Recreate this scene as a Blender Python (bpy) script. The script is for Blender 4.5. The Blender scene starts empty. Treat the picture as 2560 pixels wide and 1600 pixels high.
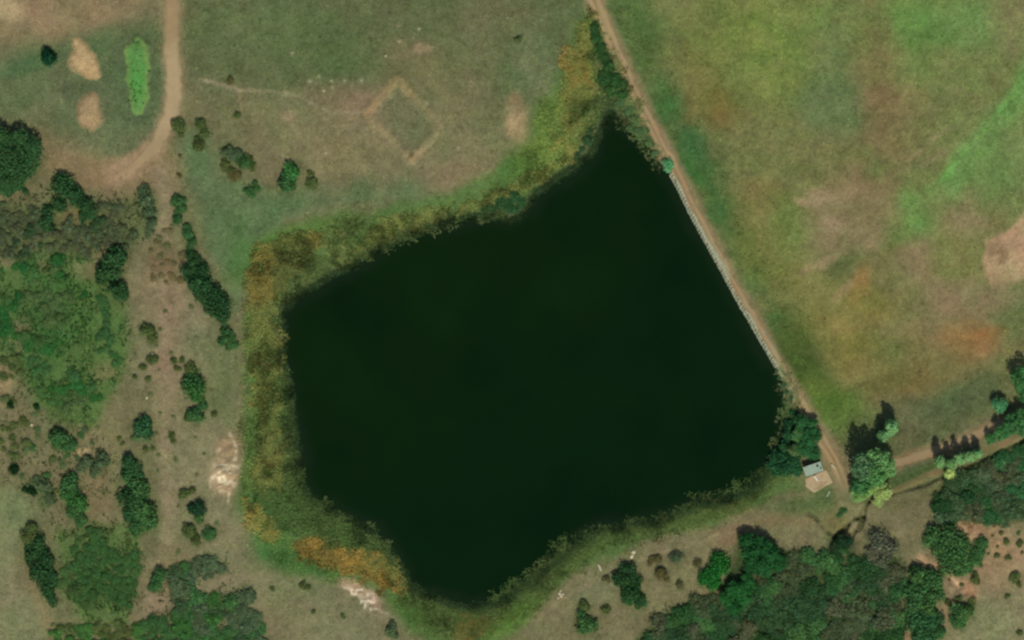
import bpy, math, random
import numpy as np
from mathutils import Vector, Matrix

# ------------------------------------------------------------------ scene, camera, light
scene = bpy.context.scene
COL = scene.collection
M_PER = 0.125                      # metres per map unit; the map is 2560 x 1600 units (320 m x 200 m)

def mx(x): return (np.asarray(x, float) - 1280.0) * M_PER
def my(y): return (800.0 - np.asarray(y, float)) * M_PER

CAM_H = 1500.0
CAM_X, CAM_Y = 150.0, -250.0       # the aircraft stands south-east of the lake
cam = bpy.data.cameras.new("aerial_camera")
cam.sensor_width = 36.0
cam.lens = 36.0 * CAM_H / 320.0
cam.shift_x = -CAM_X / 320.0
cam.shift_y = -CAM_Y / 320.0
cam.clip_start = 10.0
cam.clip_end = 9000.0
cam_ob = bpy.data.objects.new("aerial_camera", cam)
cam_ob.location = (CAM_X, CAM_Y, CAM_H)
COL.objects.link(cam_ob)
scene.camera = cam_ob

SUN_EL = math.radians(47.0)
SUN_AZ = math.radians(165.0)       # clockwise from +Y: the sun stands south-south-east
world = bpy.data.worlds.new("World")
scene.world = world
world.use_nodes = True
wn = world.node_tree
wn.nodes.clear()
sky = wn.nodes.new("ShaderNodeTexSky")
sky.sky_type = 'NISHITA'
sky.sun_disc = False
sky.sun_elevation = SUN_EL
sky.sun_rotation = SUN_AZ
bg = wn.nodes.new("ShaderNodeBackground")
bg.inputs["Strength"].default_value = 0.07
wo = wn.nodes.new("ShaderNodeOutputWorld")
wn.links.new(sky.outputs[0], bg.inputs[0])
wn.links.new(bg.outputs[0], wo.inputs[0])

sun = bpy.data.lights.new("sun", 'SUN')
sun.energy = 3.2
sun.angle = math.radians(0.55)
sun.color = (1.0, 0.95, 0.87)
sun_ob = bpy.data.objects.new("sun", sun)
sd = Vector((math.sin(SUN_AZ) * math.cos(SUN_EL), math.cos(SUN_AZ) * math.cos(SUN_EL), math.sin(SUN_EL)))
sun_ob.rotation_euler = (-sd).to_track_quat('-Z', 'Y').to_euler()
sun_ob.location = sd * 400
COL.objects.link(sun_ob)

scene.view_settings.view_transform = 'Standard'
scene.view_settings.look = 'None'
scene.view_settings.exposure = 0.0
scene.view_settings.gamma = 1.0
scene.cycles.max_bounces = 6
scene.cycles.filter_width = 2.5    # soft optics of a long aerial lens

K_R, K_G, K_B = 0.87, 0.875, 0.90   # flat-ground light level, to turn a seen colour into an albedo

def lin(c):
    c = np.asarray(c, float) / 255.0
    return np.where(c <= 0.04045, c / 12.92, ((c + 0.055) / 1.055) ** 2.4)

def alb(c, k=1.0):
    return lin(c) / np.array([K_R, K_G, K_B]) * k

# ------------------------------------------------------------------ noise
def _hash(ix, iy, seed):
    with np.errstate(over='ignore'):
        h = (ix.astype(np.int64) * 374761393 + iy.astype(np.int64) * 668265263 + seed * 974634777) & 0xffffffff
        h = ((h ^ (h >> 13)) * 1274126177) & 0xffffffff
        h = h ^ (h >> 16)
    return (h & 0xffff) / 65535.0

def vnoise(x, y, seed=0):
    ix = np.floor(x); iy = np.floor(y)
    fx = x - ix; fy = y - iy
    fx = fx * fx * (3 - 2 * fx); fy = fy * fy * (3 - 2 * fy)
    a = _hash(ix, iy, seed); b = _hash(ix + 1, iy, seed)
    c = _hash(ix, iy + 1, seed); d = _hash(ix + 1, iy + 1, seed)
    return (a + (b - a) * fx) * (1 - fy) + (c + (d - c) * fx) * fy

def fbm(x, y, scale, octs=4, seed=0):
    """-1..1, scale in map units"""
    t = np.zeros_like(x, dtype=float); amp = 1.0; tot = 0.0; s = scale
    ca, sa = 0.8, 0.6
    for o in range(octs):
        xr = (x * ca - y * sa) / s; yr = (x * sa + y * ca) / s
        t += amp * (vnoise(xr + 17.3 * o, yr - 9.1 * o, seed + o * 13) * 2 - 1)
        tot += amp; amp *= 0.55; s *= 0.5
        ca, sa = ca * 0.6 - sa * 0.8, ca * 0.8 + sa * 0.6
    return t / tot * 1.6

def sstep(a, b, v):
    t = np.clip((v - a) / (b - a), 0, 1)
    return t * t * (3 - 2 * t)

# ------------------------------------------------------------------ 2-D shapes
def seg_dist(x, y, pts, closed=False):
    pts = np.asarray(pts, float)
    n = len(pts); best = np.full(x.shape, 1e18)
    for i in range(n if closed else n - 1):
        ax, ay = pts[i]; bx, by = pts[(i + 1) % n]
        dx, dy = bx - ax, by - ay
        L = dx * dx + dy * dy + 1e-9
        t = np.clip(((x - ax) * dx + (y - ay) * dy) / L, 0, 1)
        d = (x - ax - t * dx) ** 2 + (y - ay - t * dy) ** 2
        best = np.minimum(best, d)
    return np.sqrt(best)

def inside(x, y, pts):
    pts = np.asarray(pts, float); n = len(pts)
    c = np.zeros(x.shape, bool)
    for i in range(n):
        ax, ay = pts[i]; bx, by = pts[(i + 1) % n]
        if ay == by: continue
        cond = ((ay > y) != (by > y)) & (x < (bx - ax) * (y - ay) / (by - ay) + ax)
        c ^= cond
    return c

def sdist(x, y, pts):
    d = seg_dist(x, y, pts, True)
    return np.where(inside(x, y, pts), d, -d)

def smooth_line(pts, n=3, closed=False):
    p = [np.array(q, float) for q in pts]
    for _ in range(n):
        q = [] if closed else [p[0]]
        m = len(p)
        for i in range(m if closed else m - 1):
            a, b = p[i], p[(i + 1) % m]
            q += [a * 0.75 + b * 0.25, a * 0.25 + b * 0.75]
        if not closed: q.append(p[-1])
        p = q
    return np.array(p)

def resample(pts, step):
    pts = np.asarray(pts, float)
    seg = np.linalg.norm(np.diff(pts, axis=0), axis=1)
    s = np.concatenate([[0], np.cumsum(seg)])
    t = np.linspace(0, s[-1], max(2, int(s[-1] / step)))
    return np.stack([np.interp(t, s, pts[:, 0]), np.interp(t, s, pts[:, 1])], 1)

V = 2560 / 2419.0
LAKE_RAW = [(1440,262),(1425,300),(1405,340),(1400,365),(1370,380),(1355,400),(1320,420),(1290,440),(1262,465),(1250,495),
 (1215,522),(1185,518),(1150,510),(1110,516),(1060,520),(1010,540),(960,558),(920,580),(870,605),(825,630),(780,655),
 (740,680),(700,705),(672,735),(665,770),(668,840),(680,900),(695,960),(700,1020),(705,1080),(710,1140),(735,1180),
 (780,1205),(830,1230),(870,1250),(905,1285),(935,1320),(955,1355),(965,1380),(1000,1400),(1040,1420),(1085,1435),
 (1130,1440),(1175,1430),(1215,1405),(1250,1380),(1290,1350),(1330,1320),(1365,1290),(1400,1265),(1440,1250),(1500,1240),
 (1550,1235),(1600,1215),(1650,1195),(1700,1195),(1730,1180),(1790,1155),(1810,1125),(1830,1090),(1850,1050),(1858,990),
 (1858,940),(1845,890),(1830,860),(1780,770),(1720,665),(1660,560),(1610,460),(1590,415),(1560,380),(1530,335),(1490,310),(1460,290)]
LAKE = smooth_line([(a * V, b * V) for a, b in LAKE_RAW], 1, True)

DAM = smooth_line([(1455,-120),(1482,0),(1512,65),(1560,175),(1600,262),(1645,350),(1690,435),(1740,540),(1800,655),(1860,765),
                   (1915,865),(1965,955),(2010,1030),(2050,1095),(2085,1150),(2108,1205),(2122,1250)], 2)
ROAD_W = smooth_line([(438,-120),(432,0),(430,90),(435,170),(437,230),(428,290),(405,345),(372,385),(335,415),(312,430),(285,444)], 2)
ROAD_E = smooth_line([(2120,1180),(2180,1172),(2240,1155),(2330,1128),(2400,1102),(2470,1072),(2530,1048),(2620,1010),(2700,985)], 2)
TRACK = smooth_line([(2190,1245),(2240,1225),(2300,1195),(2370,1165),(2450,1130),(2520,1100),(2600,1062),(2700,1020)], 2)
DITCH = smooth_line([(2215,1238),(2270,1222),(2330,1200),(2390,1178),(2440,1155),(2500,1128),(2570,1095),(2700,1035)], 2)
CREEK_A = smooth_line([(2185,1205),(2182,1245),(2160,1270),(2152,1292),(2122,1308),(2098,1338),(2085,1350)], 2)
CREEK_B = smooth_line([(2160,1290),(2145,1318),(2132,1332),(2126,1352),(2095,1364)], 2)
CREEK_C = smooth_line([(2022,1282),(2040,1296),(2062,1325),(2090,1346)], 2)
RECT = [(995,200),(1105,318),(1030,402),(918,288)]

def height(x, y):
    x = np.asarray(x, float); y = np.asarray(y, float)
    h = 1.1 + 0.5 * fbm(x, y, 420, 3, 5) + 0.10 * fbm(x, y, 40, 3, 8)
    # lower meadow beyond the dam
    dd = np.full(x.shape, 1e6)
    m = (x > 1200) & (x < 2760) & (y > -500) & (y < 2100)
    if m.any(): dd[m] = seg_dist(x[m], y[m], DAM)
    right = (x - 1482) * (1240 - 0) - (y - 0) * (2116 - 1482) > 0
    h = np.where(right, h - 2.2 * sstep(20, 130, dd) * sstep(1330, 1180, y), h)
    # lake basin
    ml = (x > 500) & (x < 2150) & (y > 100) & (y < 1700)
    sl = np.full(x.shape, -1e6)
    if ml.any(): sl[ml] = sdist(x[ml], y[ml], LAKE)
    shore = sstep(-70, 0, sl)
    h = np.where(sl < 0, h * (1 - shore) + 0.05 * shore, -np.minimum(2.6, 0.03 + sl * 0.03))
    # the dam crest
    crest = sstep(46, 16, dd)
    h = np.where(sl < 0, h * (1 - crest) + 1.35 * crest, h)
    for line, w, dep in ((DITCH, 4, .8), (CREEK_A, 5, 1.7), (CREEK_B, 4, 1.5), (CREEK_C, 4, .8)):
        mm = (x > line[:, 0].min() - 40) & (x < line[:, 0].max() + 40) & (y > line[:, 1].min() - 40) & (y < line[:, 1].max() + 40)
        if mm.any():
            d = seg_dist(x[mm], y[mm], line) + 6 * fbm(x[mm], y[mm], 28, 3, 71)
            h[mm] -= dep * sstep(w + 5, w - 4, d)
    mm = (x > 850) & (x < 1180) & (y > 130) & (y < 470)
    if mm.any():
        h[mm] += 0.35 * sstep(20, 3, seg_dist(x[mm], y[mm], RECT, True))
    # eroded chalky banks
    for cx, cy, rx, ry, rot in SCARPS:
        mm = (np.abs(x - cx) < rx * 2) & (np.abs(y - cy) < rx * 2)
        if mm.any():
            c, s = math.cos(rot), math.sin(rot)
            u = ((x[mm] - cx) * c + (y[mm] - cy) * s) / rx; v = (-(x[mm] - cx) * s + (y[mm] - cy) * c) / ry
            k = sstep(1.15, 0.5, np.sqrt(u * u + v * v))
            h[mm] += k * 0.9 * (np.abs(fbm(x[mm], y[mm], 26, 3, 33)) - 0.35)
    return h

SCARPS = [(568,1165,80,34,math.radians(98)), (900,1492,68,22,math.radians(38)), (2440,1330,95,26,math.radians(12)),
          (2370,1450,105,18,math.radians(42))]

# ------------------------------------------------------------------ ground colours: worn earth, grass and soil patches
STROKES = []
def E(col, cx, cy, rx, ry, rot=0, f=0.5, a=1.0, w=0.25, ns=70): STROKES.append(('E', col, (cx, cy, rx, ry, math.radians(rot)), f, a, w, ns))
def L(col, pts, wd, f=6, a=1.0, w=4, ns=30): STROKES.append(('L', col, (pts, wd), f, a, w, ns))
def RG(col, cx, cy, rx, ry, rot=0, sc=40, wd=.12, a=.9): STROKES.append(('R', col, (cx, cy, rx, ry, math.radians(rot)), wd, a, .3, sc))
def G(col, pts, f=30, a=1.0, w=25, ns=90): STROKES.append(('P', col, pts, f, a, w, ns))

BASE = (110,106,74)
TAN = (122,111,79); OLV = (93,101,66); GRN = (82,105,66)
# --- west and north fields
G((93,101,66), [(450,-400),(1500,-400),(1480,30),(1430,180),(1390,330),(1280,300),(1150,250),(1040,150),(930,190),(800,250),(560,240),(455,200)], 60)
E((84,99,60), 860,120,150,90,10,.6,.7)
E((88,104,64), 660,70,160,70,0,.7,.6)
E((102,102,70), 1220,90,110,110,0,.7,.8)
E((104,110,78), 1330,170,60,90,0,.7,.7)
G((92,104,70), [(-400,110),(120,70),(330,60),(400,150),(390,320),(330,400),(160,330),(60,290),(-400,300)], 45, .9)
E((126,111,80), 60,60,170,60,-15,.6,.9)
E((132,114,84), 220,36,170,54,0,.7,.75)
E((138,118,90), 60,30,90,50,-10,.7,.6)
E((172,150,112), 22,28,34,24,20,.6,.9)
E((140,118,88), 95,15,60,22,-20,.7,.7)
E((76,104,66), 60,170,90,22,-18,.6,.7)
E((76,104,64), 255,105,35,45,20,.6,.6)
E((80,97,64), 345,195,75,135,0,.5,.8,.2)
E((80,94,62), 215,225,70,18,0,.7,.7)
G((122,108,77), [(100,330),(200,400),(330,400),(420,340),(452,420),(440,480),(380,500),(260,490),(170,450),(100,440),(60,480),(-200,500),(-200,470)], 30)
E((130,112,80), 300,425,90,30,-15,.6,.8)
G((88,107,70), [(455,330),(470,480),(520,620),(590,760),(640,640),(720,560),(900,520),(1100,500),(1220,440),(1150,420),(900,470),(700,480),(560,440),(500,330)], 40)
G((118,112,80), [(620,260),(760,250),(880,290),(930,360),(1040,420),(1110,330),(1180,290),(1330,330),(1300,400),(1220,450),(1000,455),(860,450),(760,400),(680,350)], 45)
E((124,108,80), 880,255,110,38,10,.7,.75)
E((125,113,80), 870,380,110,50,10,.7,.6)
E((127,113,82), 1150,440,90,40,-15,.7,.7)
E((114,104,74), 1040,150,80,50,10,.7,.7)
E((122,110,80), 1150,230,90,60,20,.7,.6)
E((145,124,96), 1050,122,18,14,0,.7,.8)
E((152,134,100), 1075,125,10,8,0,.7,.6)
E((140,119,92), 722,292,22,17,10,.6,.8)
E((170,142,106), 1291,322,24,34,-25,.5,.9)
E((150,125,95), 1300,290,26,40,-25,.7,.6)
E((140,112,82), 1290,250,18,16,0,.7,.5)
E((158,132,108), 1378,300,20,9,25,.6,.8)
L((136,126,96), [(500,200),(560,216),(600,228),(680,232),(750,244),(790,268),(830,284),(910,283)], 3.5, 4.5, .85, 3, 16)
L((128,113,82), [(600,240),(604,262),(598,300)], 4, 5, .7)
E((120,112,82), 1000,305,130,120,0,.9,.35,.5)
L((138,124,90), RECT + [RECT[0]], 10, 10, .85, 7, 40)
E((102,106,74), 1010,305,68,50,47,.5,.7,.3)
L((142,124,84), [(918,288),(995,200),(1030,238)], 10, 7, .7)
L((142,126,90), [(1030,400),(1062,372)], 8, 6, .8)
L((88,78,50), [(1021,398),(1031,388)], 4, 4, .8)
E((90,90,58), 1000,180,30,20,-40,.6,.5)
# rubbed spots, pale dots of stone dust
for x, y in [(830,205),(798,194),(832,222),(862,204),(965,142),(1000,105),(776,205),(717,235),(1050,75),(998,65),(905,203),(816,386),(1146,372),(1068,260),(810,228),(733,135)]:
    E((150,140,108), x, y, 6, 5, 0, .7, .6)
# --- green ring round the shore
G((84,106,58), [(640,600),(720,560),(860,535),(1000,505),(1150,475),(1240,430),(1330,350),(1370,250),(1410,120),(1470,20),(1500,60),(1500,300),(1400,450),(1250,540),(960,620),(760,720),(730,900),(760,1200),(1000,1380),(1140,1500),(1400,1300),(1700,1240),(1950,1150),(2000,1220),(1850,1290),(1640,1350),(1500,1400),(1400,1470),(1300,1560),(1180,1640),(1080,1620),(1000,1560),(950,1500),(840,1470),(720,1440),(650,1390),(600,1300),(600,1150),(615,1000),(612,800),(605,680)], 16, .95, 16, 60)
E((70,104,56), 760,1410,130,24,20,.6,.7)
E((68,104,56), 660,1330,50,80,-30,.6,.7)
E((72,106,54), 600,640,40,90,10,.6,.6)
E((80,108,52), 760,580,110,25,-20,.6,.7)
E((92,118,58), 1370,300,40,60,20,.6,.7)
E((100,118,56), 1345,400,70,50,-20,.6,.7)
E((78,110,54), 1290,440,60,40,-30,.6,.7)
E((70,100,48), 1020,1540,90,30,30,.6,.7)
E((90,116,54), 1270,1560,80,26,-38,.5,.8)
L((52,68,40), [tuple(q) for q in LAKE[:-24]], 16, 9, .9, 6, 40)
E((52,66,40), 1520,262,34,34,20,.5,.9)
L((56,72,42), [(1505,240),(1525,275),(1560,318),(1600,352),(1640,396)], 14, 8, .85, 6, 30)
# --- south-west slopes
G((120,115,84), [(380,480),(455,480),(450,560),(500,720),(560,800),(600,900),(600,1150),(580,1260),(640,1420),(760,1450),(950,1480),(1000,1560),(1040,1700),(640,1900),(420,1900),(440,1500),(410,1300),(400,1000),(330,900),(330,760),(370,600)], 35)
E((98,104,68), 560,930,50,120,0,.6,.8)
E((126,110,80), 410,760,50,90,0,.6,.7)
E((128,110,80), 420,980,40,120,0,.7,.6)
E((105,110,76), 520,850,60,40,0,.7,.6)
G((118,117,84), [(-400,1230),(60,1230),(110,1310),(60,1360),(70,1470),(150,1540),(110,1700),(-400,1900)], 25)
E((130,112,80), 100,1500,20,100,-20,.7,.6)
E((108,113,78), 60,1260,60,60,0,.7,.5)
G((112,113,80), [(640,1450),(760,1460),(900,1500),(980,1560),(1060,1700),(660,1800),(560,1500)], 30, .8)
E((122,106,78), 700,1560,60,70,-10,.7,.6)
L((134,119,91), [(395,430),(412,520),(400,600),(405,700),(412,800),(418,900),(424,1000),(412,1100),(418,1200),(425,1300),(415,1400),(395,1500),(400,1620)], 17, 20, .85, 12, 60)
L((134,116,88), [(410,740),(416,860),(426,980),(414,1080)], 7, 12, .6, 8, 40)
E((122,107,76), 240,1240,40,70,0,.6,.8)
E((120,108,76), 440,1420,50,70,0,.6,.7)
E((118,112,76), 240,1085,60,40,10,.6,.6)
E((165,148,104), 205,1130,22,10,-20,.6,.8)
E((150,130,92), 10,960,20,40,0,.6,.6)
E((128,112,84), 10,650,40,20,20,.6,.7)
G((74,104,52), [(-100,680),(60,640),(160,630),(290,690),(320,850),(320,930),(260,1000),(230,1060),(160,1050),(100,1000),(20,900),(-100,860)], 25, .85)
E((120,110,78), 215,672,46,26,10,.7,.8)
E((122,110,80), 55,838,26,34,0,.7,.8)
E((116,108,74), 265,930,34,26,0,.7,.7)
E((116,108,74), 120,668,30,18,0,.7,.7)
E((58,96,48), 130,800,70,130,8,.8,.7)
E((120,110,78), 250,1560,30,20,0,.7,.6)
G((80,103,55), [(150,1330),(330,1330),(350,1400),(340,1490),(310,1560),(220,1540),(150,1460)], 20, .85)
G((88,100,60), [(0,520),(120,480),(250,500),(390,500),(390,600),(300,640),(120,650),(0,640)], 25, .7)
E((112,102,66), 178,545,28,20,0,.6,.8)
E((122,106,74), 272,622,36,20,-10,.6,.8)
E((106,94,64), 410,650,45,50,0,.6,.8)
# chalky scars
E((150,125,96), 572,1150,32,58,8,.5,.9)
E((152,128,98), 560,1210,30,36,20,.5,.9)
E((170,146,114), 560,1190,36,40,10,.5,.6)
RG((214,196,162), 566,1160,34,74,8,52,.22,.85)
RG((216,200,168), 556,1196,32,34,0,30,.25,.8)
L((205,186,152), [(575,1085),(586,1100),(592,1125),(588,1150)], 2.2, 3, .75, 4, 14)
L((195,180,145), [(575,1235),(572,1256)], 2, 3, .7, 2, 14)
G((152,132,104), [(845,1445),(880,1445),(930,1475),(955,1500),(958,1535),(930,1515),(895,1490),(850,1470)], 6, .95, 5, 25)
RG((216,200,170), 905,1492,66,24,38,34,.25,.85)
L((206,188,155), [(862,1466),(890,1482),(925,1510)], 2.5, 4, .6, 5, 14)
# --- south bank
G((113,108,76), [(1230,1640),(1330,1545),(1420,1460),(1520,1400),(1680,1345),(1850,1300),(1950,1265),(2060,1250),(2120,1240),(2250,1230),(2340,1210),(2320,1320),(2300,1420),(2200,1380),(2100,1390),(1900,1350),(1820,1430),(1700,1500),(1560,1610),(1400,1800)], 18)
E((108,114,80), 1480,1480,60,40,-20,.6,.7)
E((126,104,76), 1830,1340,60,22,-15,.6,.8)
E((122,107,76), 1780,1490,50,16,-30,.6,.7)
E((126,104,74), 1950,1300,70,20,0,.7,.5)
L((126,116,84), [(1330,1560),(1420,1490),(1520,1430),(1620,1390),(1720,1365),(1840,1330)], 4, 5, .6)
L((150,138,100), [(1620,1386),(1645,1382)], 2.5, 2.5, .7, 1); L((140,134,92), [(1590,1408),(1650,1383),(1700,1370)], 2.5, 3, .6, 2); L((150,140,98), [(1772,1344),(1798,1336)], 2.5, 2.5, .7, 1)
E((84,98,58), 2010,1265,70,24,0,.6,.9)
E((76,92,54), 2060,1240,30,30,0,.6,.8)
E((110,98,60), 2090,1310,40,30,0,.6,.7)
E((112,108,76), 2200,1310,70,40,-10,.6,.8)
# --- south-east corner: bare reddish slope
G((128,116,86), [(2300,1420),(2400,1300),(2460,1300),(2560,1290),(2960,1290),(2960,1900),(2380,1900),(2360,1560),(2300,1480)], 18)
E((124,122,88), 2480,1560,110,70,-20,.6,.9)
E((150,118,84), 2430,1320,70,22,10,.5,.9)
RG((184,150,112), 2440,1330,90,24,10,44,.2,.7)
L((185,150,110), [(2370,1312),(2410,1322),(2430,1350),(2450,1345)], 4, 4, .8, 5, 18)
L((160,132,98), [(2300,1395),(2350,1420),(2390,1455),(2420,1470),(2435,1490)], 10, 6, .9, 5, 20)
L((195,168,128), [(2330,1410),(2370,1432),(2395,1462)], 3, 3, .7, 4, 14)
E((155,115,85), 2425,1478,16,22,0,.5,.8)
E((144,120,90), 2500,1400,80,70,0,.7,.85)
E((160,125,92), 2500,1370,22,28,0,.6,.6)
L((170,130,98), [(2360,1520),(2372,1560),(2262,1590)], 5, 4, .7, 3, 20)
E((165,125,98), 2262,1585,14,28,-10,.5,.9)
E((98,102,62), 2380,1210,160,14,-22,.6,.6)
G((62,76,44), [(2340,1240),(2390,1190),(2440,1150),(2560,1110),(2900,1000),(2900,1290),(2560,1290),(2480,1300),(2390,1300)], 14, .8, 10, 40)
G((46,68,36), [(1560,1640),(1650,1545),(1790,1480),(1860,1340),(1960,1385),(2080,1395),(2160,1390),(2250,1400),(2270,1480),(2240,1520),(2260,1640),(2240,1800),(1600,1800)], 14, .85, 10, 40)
# --- the meadow beyond the dam
G((110,110,68), [(1500,-400),(2960,-400),(2960,980),(2560,985),(2240,1140),(2130,1180),(2060,1060),(1960,920),(1800,620),(1660,350),(1560,150)], 12)
L((70,98,52), [(1540,0),(1580,90),(1640,220),(1700,340),(1750,440),(1800,540)], 54, 44, .72, 40, 80)
L((64,98,52), [(1660,260),(1720,370),(1790,500),(1860,640),(1915,740),(1960,830),(2030,930)], 26, 32, .72, 28, 55)
E((60,106,54), 1680,262,34,46,-25,.7,.7,.5)
E((56,96,54), 1735,360,26,50,-25,.7,.6,.5)
E((58,100,48), 1715,450,30,50,-25,.6,.7)
E((84,104,56), 1600,60,70,60,0,.7,.6)
E((108,100,54), 1760,110,60,50,0,.9,.55,.5)
E((112,98,52), 1790,250,62,60,20,.9,.65,.5)
E((104,98,50), 1760,180,50,60,0,.7,.6)
E((112,120,56), 1850,60,100,80,0,.6,.8)
E((104,124,56), 1920,120,90,120,0,.7,.7)
E((102,128,62), 2010,40,60,50,0,.6,.7)
E((114,120,64), 1960,200,80,60,0,.7,.6)
E((104,112,74), 2080,160,60,110,0,.6,.8)
E((94,110,72), 2080,270,90,70,10,.6,.8)
E((117,104,66), 2190,120,52,130,0,.9,.75,.5)
E((117,104,68), 2210,290,60,100,0,.9,.7,.5)
E((96,132,64), 2310,50,100,60,10,.6,.9)
E((100,124,72), 2420,60,90,60,0,.6,.8)
E((122,110,78), 2530,60,50,80,0,.6,.7)
E((108,118,68), 2330,180,110,60,0,.7,.7)
E((118,108,72), 2400,250,80,50,0,.6,.7)
L((98,138,72), [(2620,120),(2520,270),(2440,380),(2370,470),(2270,580)], 34, 24, .85, 16, 70)
E((96,136,70), 2250,540,30,70,20,.6,.7)
E((98,128,70), 2500,430,80,70,-20,.7,.8)
E((106,122,72), 2560,380,60,90,0,.7,.6)
E((120,106,72), 2140,470,90,60,0,.6,.9)
E((128,112,80), 2080,570,70,70,10,.6,.8)
E((128,112,80), 2200,540,60,50,0,.6,.7)
E((108,120,68), 2190,430,30,22,-20,.6,.6)
E((156,132,98), 2002,502,22,10,15,.5,.9)
E((150,128,96), 2043,490,24,20,0,.6,.8)
E((140,120,92), 2060,560,22,22,0,.7,.5)
E((100,118,60), 1960,560,40,80,0,.6,.7)
E((112,104,58), 1900,490,60,40,-20,.6,.7)
E((108,112,56), 1900,620,60,90,-20,.6,.7)
E((112,108,56), 1960,680,50,60,0,.7,.7)
E((138,120,88), 2045,663,55,13,-22,.5,.85)
E((150,124,96), 2108,728,42,12,-42,.5,.85)
E((82,92,56), 2090,672,34,20,-40,.6,.7)
E((140,108,62), 2150,712,18,44,10,.8,.75,.5)
E((140,112,62), 2145,740,26,26,0,.8,.5,.5)
E((120,116,64), 2050,770,90,70,0,.9,.7,.4)
E((118,110,58), 2190,760,70,50,0,.6,.8)
E((122,112,62), 2100,820,90,50,0,.9,.6,.4)
E((96,108,52), 2230,600,40,60,10,.6,.5)
E((112,100,66), 2260,680,60,70,0,.7,.7)
E((106,112,62), 2400,640,60,90,20,.7,.7)
E((116,106,72), 2360,520,60,50,0,.7,.6)
G((166,137,104), [(2590,500),(2560,540),(2520,568),(2476,598),(2462,640),(2474,690),(2484,718),(2508,731),(2540,706),(2565,690),(2640,690),(2640,500)], 8, .95, 8, 40)
E((136,112,84), 2500,620,14,40,-20,.5,.8)
E((126,108,78), 2478,622,10,18,0,.5,.7)
E((122,104,76), 2410,760,120,60,0,.7,.7)
E((120,104,72), 2370,850,140,60,0,.9,.6,.4)
E((134,106,66), 2420,852,76,34,8,.9,.7,.8)
E((142,106,64), 2430,848,46,20,8,.9,.5,.9)
E((142,104,60), 2470,830,50,16,-15,.6,.7)
E((116,102,62), 2330,900,90,60,0,.9,.5,.4)
E((92,106,64), 2530,770,60,60,0,.7,.7)
E((100,106,56), 2200,900,110,60,0,.6,.6)
E((118,108,54), 2130,880,60,60,0,.7,.6)
E((104,92,52), 2260,960,90,40,-10,.7,.7)
E((68,86,38), 2000,890,50,100,-25,.6,.9)
E((84,104,44), 2060,990,70,60,0,.6,.8)
E((82,112,48), 2110,1040,70,60,0,.6,.7)
E((86,94,62), 2340,1040,190,56,-12,.6,.9)
E((80,92,60), 2420,990,110,40,-20,.6,.8)
E((90,94,62), 2260,1100,60,50,0,.6,.8)
E((90,100,62), 2190,1100,60,40,0,.6,.7)
E((70,90,50), 2280,1190,90,18,-20,.6,.9)
E((62,88,58), 2290,1160,40,10,-22,.6,.6)
# broad fresher growth in the meadow and its diagonal swaths
E((114,124,70), 1920,90,190,150,10,.9,.4,.6,110)
E((104,132,72), 2340,60,170,90,5,.9,.5,.6,90)
E((112,122,74), 2420,230,130,70,-30,.9,.4,.6,90)
E((106,128,74), 2500,380,130,130,-30,.9,.45,.6,90)
E((116,122,72), 2330,640,120,140,20,.9,.3,.6,90)
E((116,120,70), 1980,620,90,120,-20,.9,.4,.6,80)
E((108,114,66), 1760,40,110,90,0,.9,.6,.5,100)
L((108,146,78), [(2350,450),(2400,395),(2450,335),(2490,285),(2560,200)], 4, 5, .9, 4, 26)
L((106,138,76), [(2380,470),(2440,400),(2500,320),(2580,240)], 3, 6, .45, 5, 26)
L((140,126,92), [(2270,400),(2310,370),(2350,330),(2380,318)], 5, 8, .6, 6, 26)
L((136,122,90), [(2240,430),(2300,415),(2360,380)], 5, 9, .5, 6, 26)
L((98,92,58), [(1920,470),(1990,440),(2080,440)], 4, 8, .35, 6, 26)
for x, y, rx, ry, ro in [(2110,500,70,40,-20),(2090,600,60,34,10),(2200,580,50,30,-30),(2270,640,50,40,10),(2420,560,50,30,0),(2490,760,60,30,-10),(2380,740,60,34,0)]:
    E((132,116,86), x, y, rx, ry, ro, .9, .5, .6, 60)
E((104,90,60), 2190,90,30,60,5,.9,.5,.6,60); E((106,92,60), 2200,250,34,60,-5,.9,.5,.6,60); E((118,94,50), 1800,270,34,36,0,.9,.6,.6,50)
E((148,128,98), 2050,500,40,22,0,.8,.6,.5,40); E((150,130,102), 2090,560,24,16,20,.8,.5,.5,40)
# worn earth alongside the tracks
L((128,114,82), DAM, 26, 9, .9, 5, 26)
L((146,126,94), ROAD_W, 24, 15, .8, 7, 30)
L((136,110,78), ROAD_E, 14, 12, .85, 5, 26)
E((112,108,76), 2112,1225,22,50,0,.5,.8)
L((150,150,118), [(1682,440),(1740,560),(1800,668),(1860,775),(1925,880),(1950,930)], 14, 5, .9, 3, 20)
# darker colour along the creek and ditch floors and where the creeks meet
for ln, wd in ((CREEK_A, 4), (CREEK_B, 3.5), (CREEK_C, 3), (DITCH, 3)):
    L((48,58,34), ln, wd, 4, .7, 4, 20)
E((40,58,34), 2104,1362,32,17,5,.5,.85)

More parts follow.
